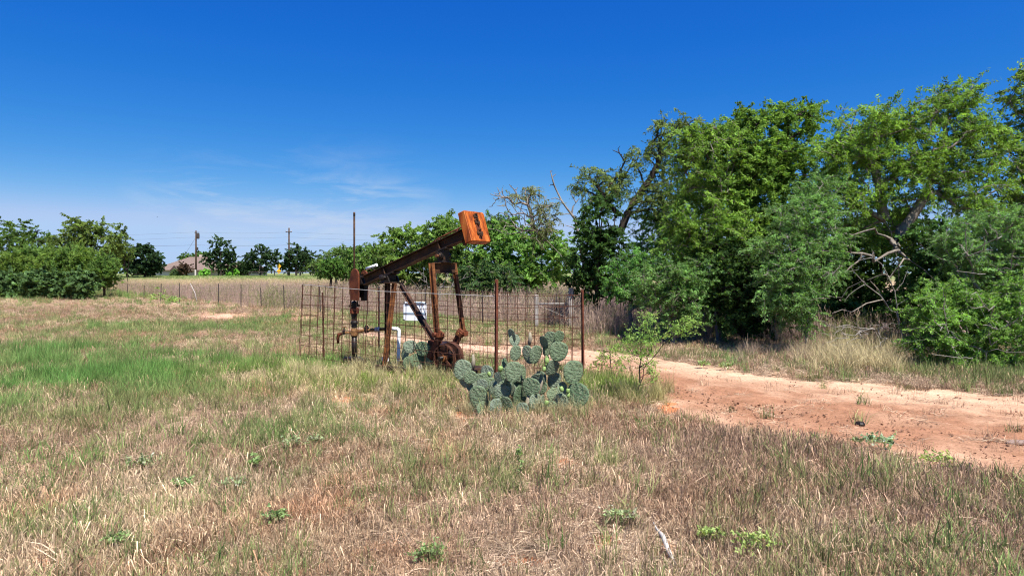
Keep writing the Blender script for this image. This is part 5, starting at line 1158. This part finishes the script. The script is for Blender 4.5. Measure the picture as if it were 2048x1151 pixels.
def wedge(n, d0, d1, power, seed, half=.80, pad=1.2):
    """points in the seen wedge of field, density ~ depth^-power"""
    r = np.random.default_rng(seed); u = r.uniform(size=n); k = 2 - power
    D = (d0 ** k + u * (d1 ** k - d0 ** k)) ** (1 / k) if abs(k) > 1e-6 else d0 * (d1 / d0) ** u
    w = half * D + pad; return r.uniform(-w, w), D
def grass():
    r = np.random.default_rng(77)
    protos = [proto(tuft(24, .05, .15, .11, .75, .006, s)) for s in (1, 2, 3)] + [proto(tuft(36, .08, .20, .13, .3, .006, s, True)) for s in (4, 5, 6)] \
        + [proto(tuft(32, .10, .24, .08, .55, .006, s)) for s in (7, 8, 9)] + [proto(tuft(13, .09, .20, .12, .30, .005, s, False, .006)) for s in (10, 11)]
    X, D = wedge(185000, 3.2, 34, 1.55, 1)
    px, py = to_px(X, D)
    X2, D2 = wedge(26000, 33, 66, 1.0, 8); X, D = np.concatenate([X, X2]), np.concatenate([D, D2]); px, py = to_px(X, D)
    tr = in_track(X, D, .02); bare = bare_amount(X, D); g = green_amount(X, D); fence = fence_depth(X)
    keep = (~tr | (r.uniform(size=len(X)) < .012)) & (r.uniform(size=len(X)) > bare * .93) & (D < fence + 1.5) & ((D < 33) | (px < 700))
    X, D, px, py, g = X[keep], D[keep], px[keep], py[keep], g[keep]; n = len(X)
    u = r.uniform(size=n); n1 = vnoise(X, D, 1.1, 41) * .5 + vnoise(X, D, .35, 42) * .35; n2 = vnoise(X, D, 2.4, 43)
    isg = u < g * .85
    near_pump = blob(px, py, 720, 765, 250, 32) + blob(px, py, 1230, 790, 110, 30) * .8
    dark = .9 * blob(px, py, 1480, 900, 190, 46) + .6 * blob(px, py, 1900, 980, 260, 40) + .28 * blob(px, py, 1700, 1050, 500, 90) + .25 * blob(px, py, 1050, 1010, 420, 90) + .5 * blob(px, py, 500, 640, 300, 22) + .45 * blob(px, py, 100, 625, 200, 14)
    lot = r.uniform(size=n); ty = np.where(isg, 2, np.where(lot < .46 + .25 * n2, 1, np.where(lot < .84 - .3 * dark, 0, 3)))
    idx = np.where(ty == 2, 6 + r.integers(0, 3, n), np.where(ty == 1, 3 + r.integers(0, 3, n), np.where(ty == 0, r.integers(0, 3, n), 9 + r.integers(0, 2, n))))
    mixb = np.clip(.48 + .75 * n1 + r.normal(size=n) * .28 + .45 * dark, 0, 1)[:, None]
    tint = C_STRAW * (1 - mixb) + C_BROWN * mixb
    rs = np.clip(vnoise(X, D, .7, 47) - .12, 0, .65)[:, None]; tint = tint * (1 - rs) + np.array((.34, .17, .09)) * rs
    mv = np.clip(.25 + .5 * vnoise(X, D, 1.7, 44) + .4 * dark, 0, .8)[:, None]; tint = tint * (1 - mv) + C_MAUVE * mv * 1.15
    tint = np.where((ty == 1)[:, None], tint * .55 + np.array((.62, .49, .36)) * .45, tint)
    gm = np.clip(.72 + .4 * vnoise(X, D, 1.5, 45) + r.normal(size=n) * .25 - .8 * np.clip(g - .15, 0, .7), 0, 1)[:, None]
    gt = C_GREEN * (1 - gm) + C_OLIVE * gm; bright = np.clip(near_pump, 0, 1)[:, None]; gt = gt * (1 - bright * .8) + np.array((.20, .27, .05)) * bright * .8
    tint = np.where(isg[:, None], gt, tint); hay = (near_pump > .3) & ~isg; tint = np.where(hay[:, None], tint * .4 + np.array((.47, .39, .22)) * .6, tint)
    tint = tint * (r.uniform(.6, 1.38, n) * (1 + .22 * vnoise(X, D, .22, 46)))[:, None]
    s = np.clip(.75 + .02 * D, .8, 2.2) * r.uniform(.7, 1.25, n); s = s * np.where(r.uniform(size=n) < .05, r.uniform(1.2, 1.5, n), 1.0); hz = s * (1 + .55 * np.clip(g, 0, 1) * isg + .40 * np.clip(near_pump, 0, 1) * r.uniform(.4, 1.4, n))
    hz = hz * (1 - .55 * np.clip(blob(px, py, 720, 752, 130, 24) * 1.3, 0, 1)); hz = hz * np.where(dark > .5, 1.15, 1) * np.where((py < 690) & (near_pump < .3), .75, 1) 
    scl = np.stack([s, s, hz], 1); tl = r.normal(size=(n, 2)) * .10
    gi = isg
    z = gz(X, D)
    pos = np.stack([X, D, z], 1); rz = r.uniform(0, 6.28, n)
    for nm, msk in (('green_grass', gi), ('dry_grass', ~gi)):
        scatter(nm, protos, pos[msk], rz[msk], tl[msk], scl[msk], idx[msk], tint[msk])
    # tall mauve weeds beyond the field fence and before the trees
    wp = [proto(weedstem(9, .45, .95, .28, s)) for s in (21, 22, 23)]
    X, D = wedge(60000, 15, 80, 1.0, 2, .80); px, py = to_px(X, D); f = fence_depth(X) + vnoise(X, D, 3, 51) * .8
    edge = (px > 1150) & (px < 1850) & (py < np.interp(px, [1150, 1300, 1450, 1600, 1850], [668, 676, 690, 705, 705]) + 8 * vnoise(X, D, .8, 52)) & (D < 26)
    keep = ((D > f) & (px < 1180) & ((px > 235) | (D < 47))) | edge
    keep &= ~((px > 1440) & (D > 17.2)); keep &= (vnoise(X, D, 2.2, 55) * .5 + .5 + .45 > r.uniform(size=len(X))); X, D, px, py = X[keep], D[keep], px[keep], py[keep]; n = len(X)
    far = np.clip((D - 62) / 12, 0, 1); n1 = vnoise(X, D, 4, 53) * .5 + .5 + r.normal(size=n) * .2; n1 = np.clip(n1, 0, 1)[:, None]
    tint = np.array((.20, .135, .13)) * (1 - n1) + np.array((.27, .19, .155)) * n1; tint = tint * (1 - far[:, None]) + np.array((.38, .30, .18)) * far[:, None]
    gr = (r.uniform(size=n) < .10 + .35 * (vnoise(X, D, 4, 54) > .25)); tint = np.where(gr[:, None], np.array((.18, .21, .07)), tint * .95 + np.array((.36, .29, .19)) * .38) * r.uniform(.75, 1.25, n)[:, None]
    s = r.uniform(.6, 1.2, n) * (1 + .3 * vnoise(X, D, 2.5, 56)) * np.where(edge[keep], 1.0, 1.05); hz = s * np.where(edge[keep], .95, np.interp(D, [20, 45, 80], [.9, .95, .6]))
    scatter('tall_weeds', wp, np.stack([X, D, gz(X, D)], 1), r.uniform(0, 6.28, n), r.normal(size=(n, 2)) * .1, np.stack([s, s, hz], 1), r.integers(0, 3, n), tint)
    # far field: larger tufts, tan then green towards the ridge
    X, D = wedge(26000, 60, 118, .6, 3, .82); px, py = to_px(X, D); k = px < 1250; X, D = X[k], D[k]; n = len(X); w = np.clip((D - 78) / 10 + r.normal(size=n) * .25, 0, 1)[:, None]
    tint = (np.array((.38, .30, .17)) * (1 - w) + np.array((.17, .23, .07)) * w) * r.uniform(.75, 1.25, n)[:, None]; s = r.uniform(2.2, 3.6, n)
    scatter('far_field_grass', protos, np.stack([X, D, gz(X, D)], 1), r.uniform(0, 6.28, n), r.normal(size=(n, 2)) * .1, np.stack([s, s, s * .32], 1), r.integers(0, 3, n), tint)
    # verge between track and trees, with the pale bunch grass
    X = []; T = []
    bun = [proto(tuft(70, .35, .75, .12, .55, .006, s)) for s in (31, 32)]
    bx = np.concatenate([r.normal(1720, 55, 90), r.uniform(1240, 1345, 30), r.uniform(560, 900, 60), r.uniform(1480, 1650, 40), r.uniform(925, 1190, 70), r.uniform(850, 935, 46)]); by = np.concatenate([r.uniform(712, 752, 90), r.uniform(780, 812, 30), r.uniform(742, 775, 60), r.uniform(705, 735, 40), r.uniform(812, 842, 70), r.uniform(752, 772, 46)])
    DD = H * F / (by - HY); XX = (bx - CX) / F * DD; n = len(XX); s = np.concatenate([r.uniform(.6, 1.0, 90), r.uniform(.35, .6, 30), r.uniform(.35, .65, 60), r.uniform(.4, .8, 40), r.uniform(.22, .48, 70), r.uniform(.35, .62, 46)])
    tint = np.concatenate([np.tile((.50, .42, .24), (90, 1)), np.tile((.36, .33, .15), (30, 1)), np.tile((.44, .38, .20), (60, 1)), np.tile((.36, .27, .19), (40, 1)), np.tile((.42, .36, .20), (70, 1)), np.tile((.36, .34, .16), (46, 1))]) * r.uniform(.75, 1.2, n)[:, None]
    scatter('bunch_grass', bun, np.stack([XX, DD, 0 * XX], 1), r.uniform(0, 6.28, n), r.normal(size=(n, 2)) * .12, np.stack([s, s, s], 1), r.integers(0, 2, n), tint)
grass()

def stones():
    r = np.random.default_rng(9); ps = []
    for k in range(4):
        m = MB().lathe((0, 0, 0), [(.25, -.3), (.8, -.1), (.95, .25), (.6, .6), (.15, .7)], (0, 0, 1), 7); me = m.mesh('pebble', M['stone'])
        for v in me.vertices: v.co = Vector(v.co) * float(r.uniform(.7, 1.3))
        ps.append(proto(me))
    X, D = wedge(60000, 5.2, 17, 1.4, 5, .85, 0); k = in_track(X, D, .06); X, D = X[k], D[k]; px, py = to_px(X, D)
    a = np.interp(px, TRK[:, 0], TRK[:, 1]); b = np.interp(px, TRK[:, 0], TRK[:, 2]); w = (py - a) / (b - a)
    dens = .10 + .9 * np.exp(-((w - .55) / .22) ** 2) * (.5 + .5 * vnoise(X, D, .6, 61)); k = r.uniform(size=len(X)) < dens; X, D = X[k], D[k]; n = len(X)
    s = (.005 + .015 * r.uniform(size=n) ** 4.5)[:, None] * r.uniform(.7, 1.3, (n, 3)); s[:, 2] *= .7
    scatter('gravel', ps, np.stack([X, D, 0 * X + .020], 1), r.uniform(0, 6.28, n), r.normal(size=(n, 2)) * .4, s, r.integers(0, 4, n), np.ones((n, 3)) * .3)
stones()
print('leaves', NLEAF[0])
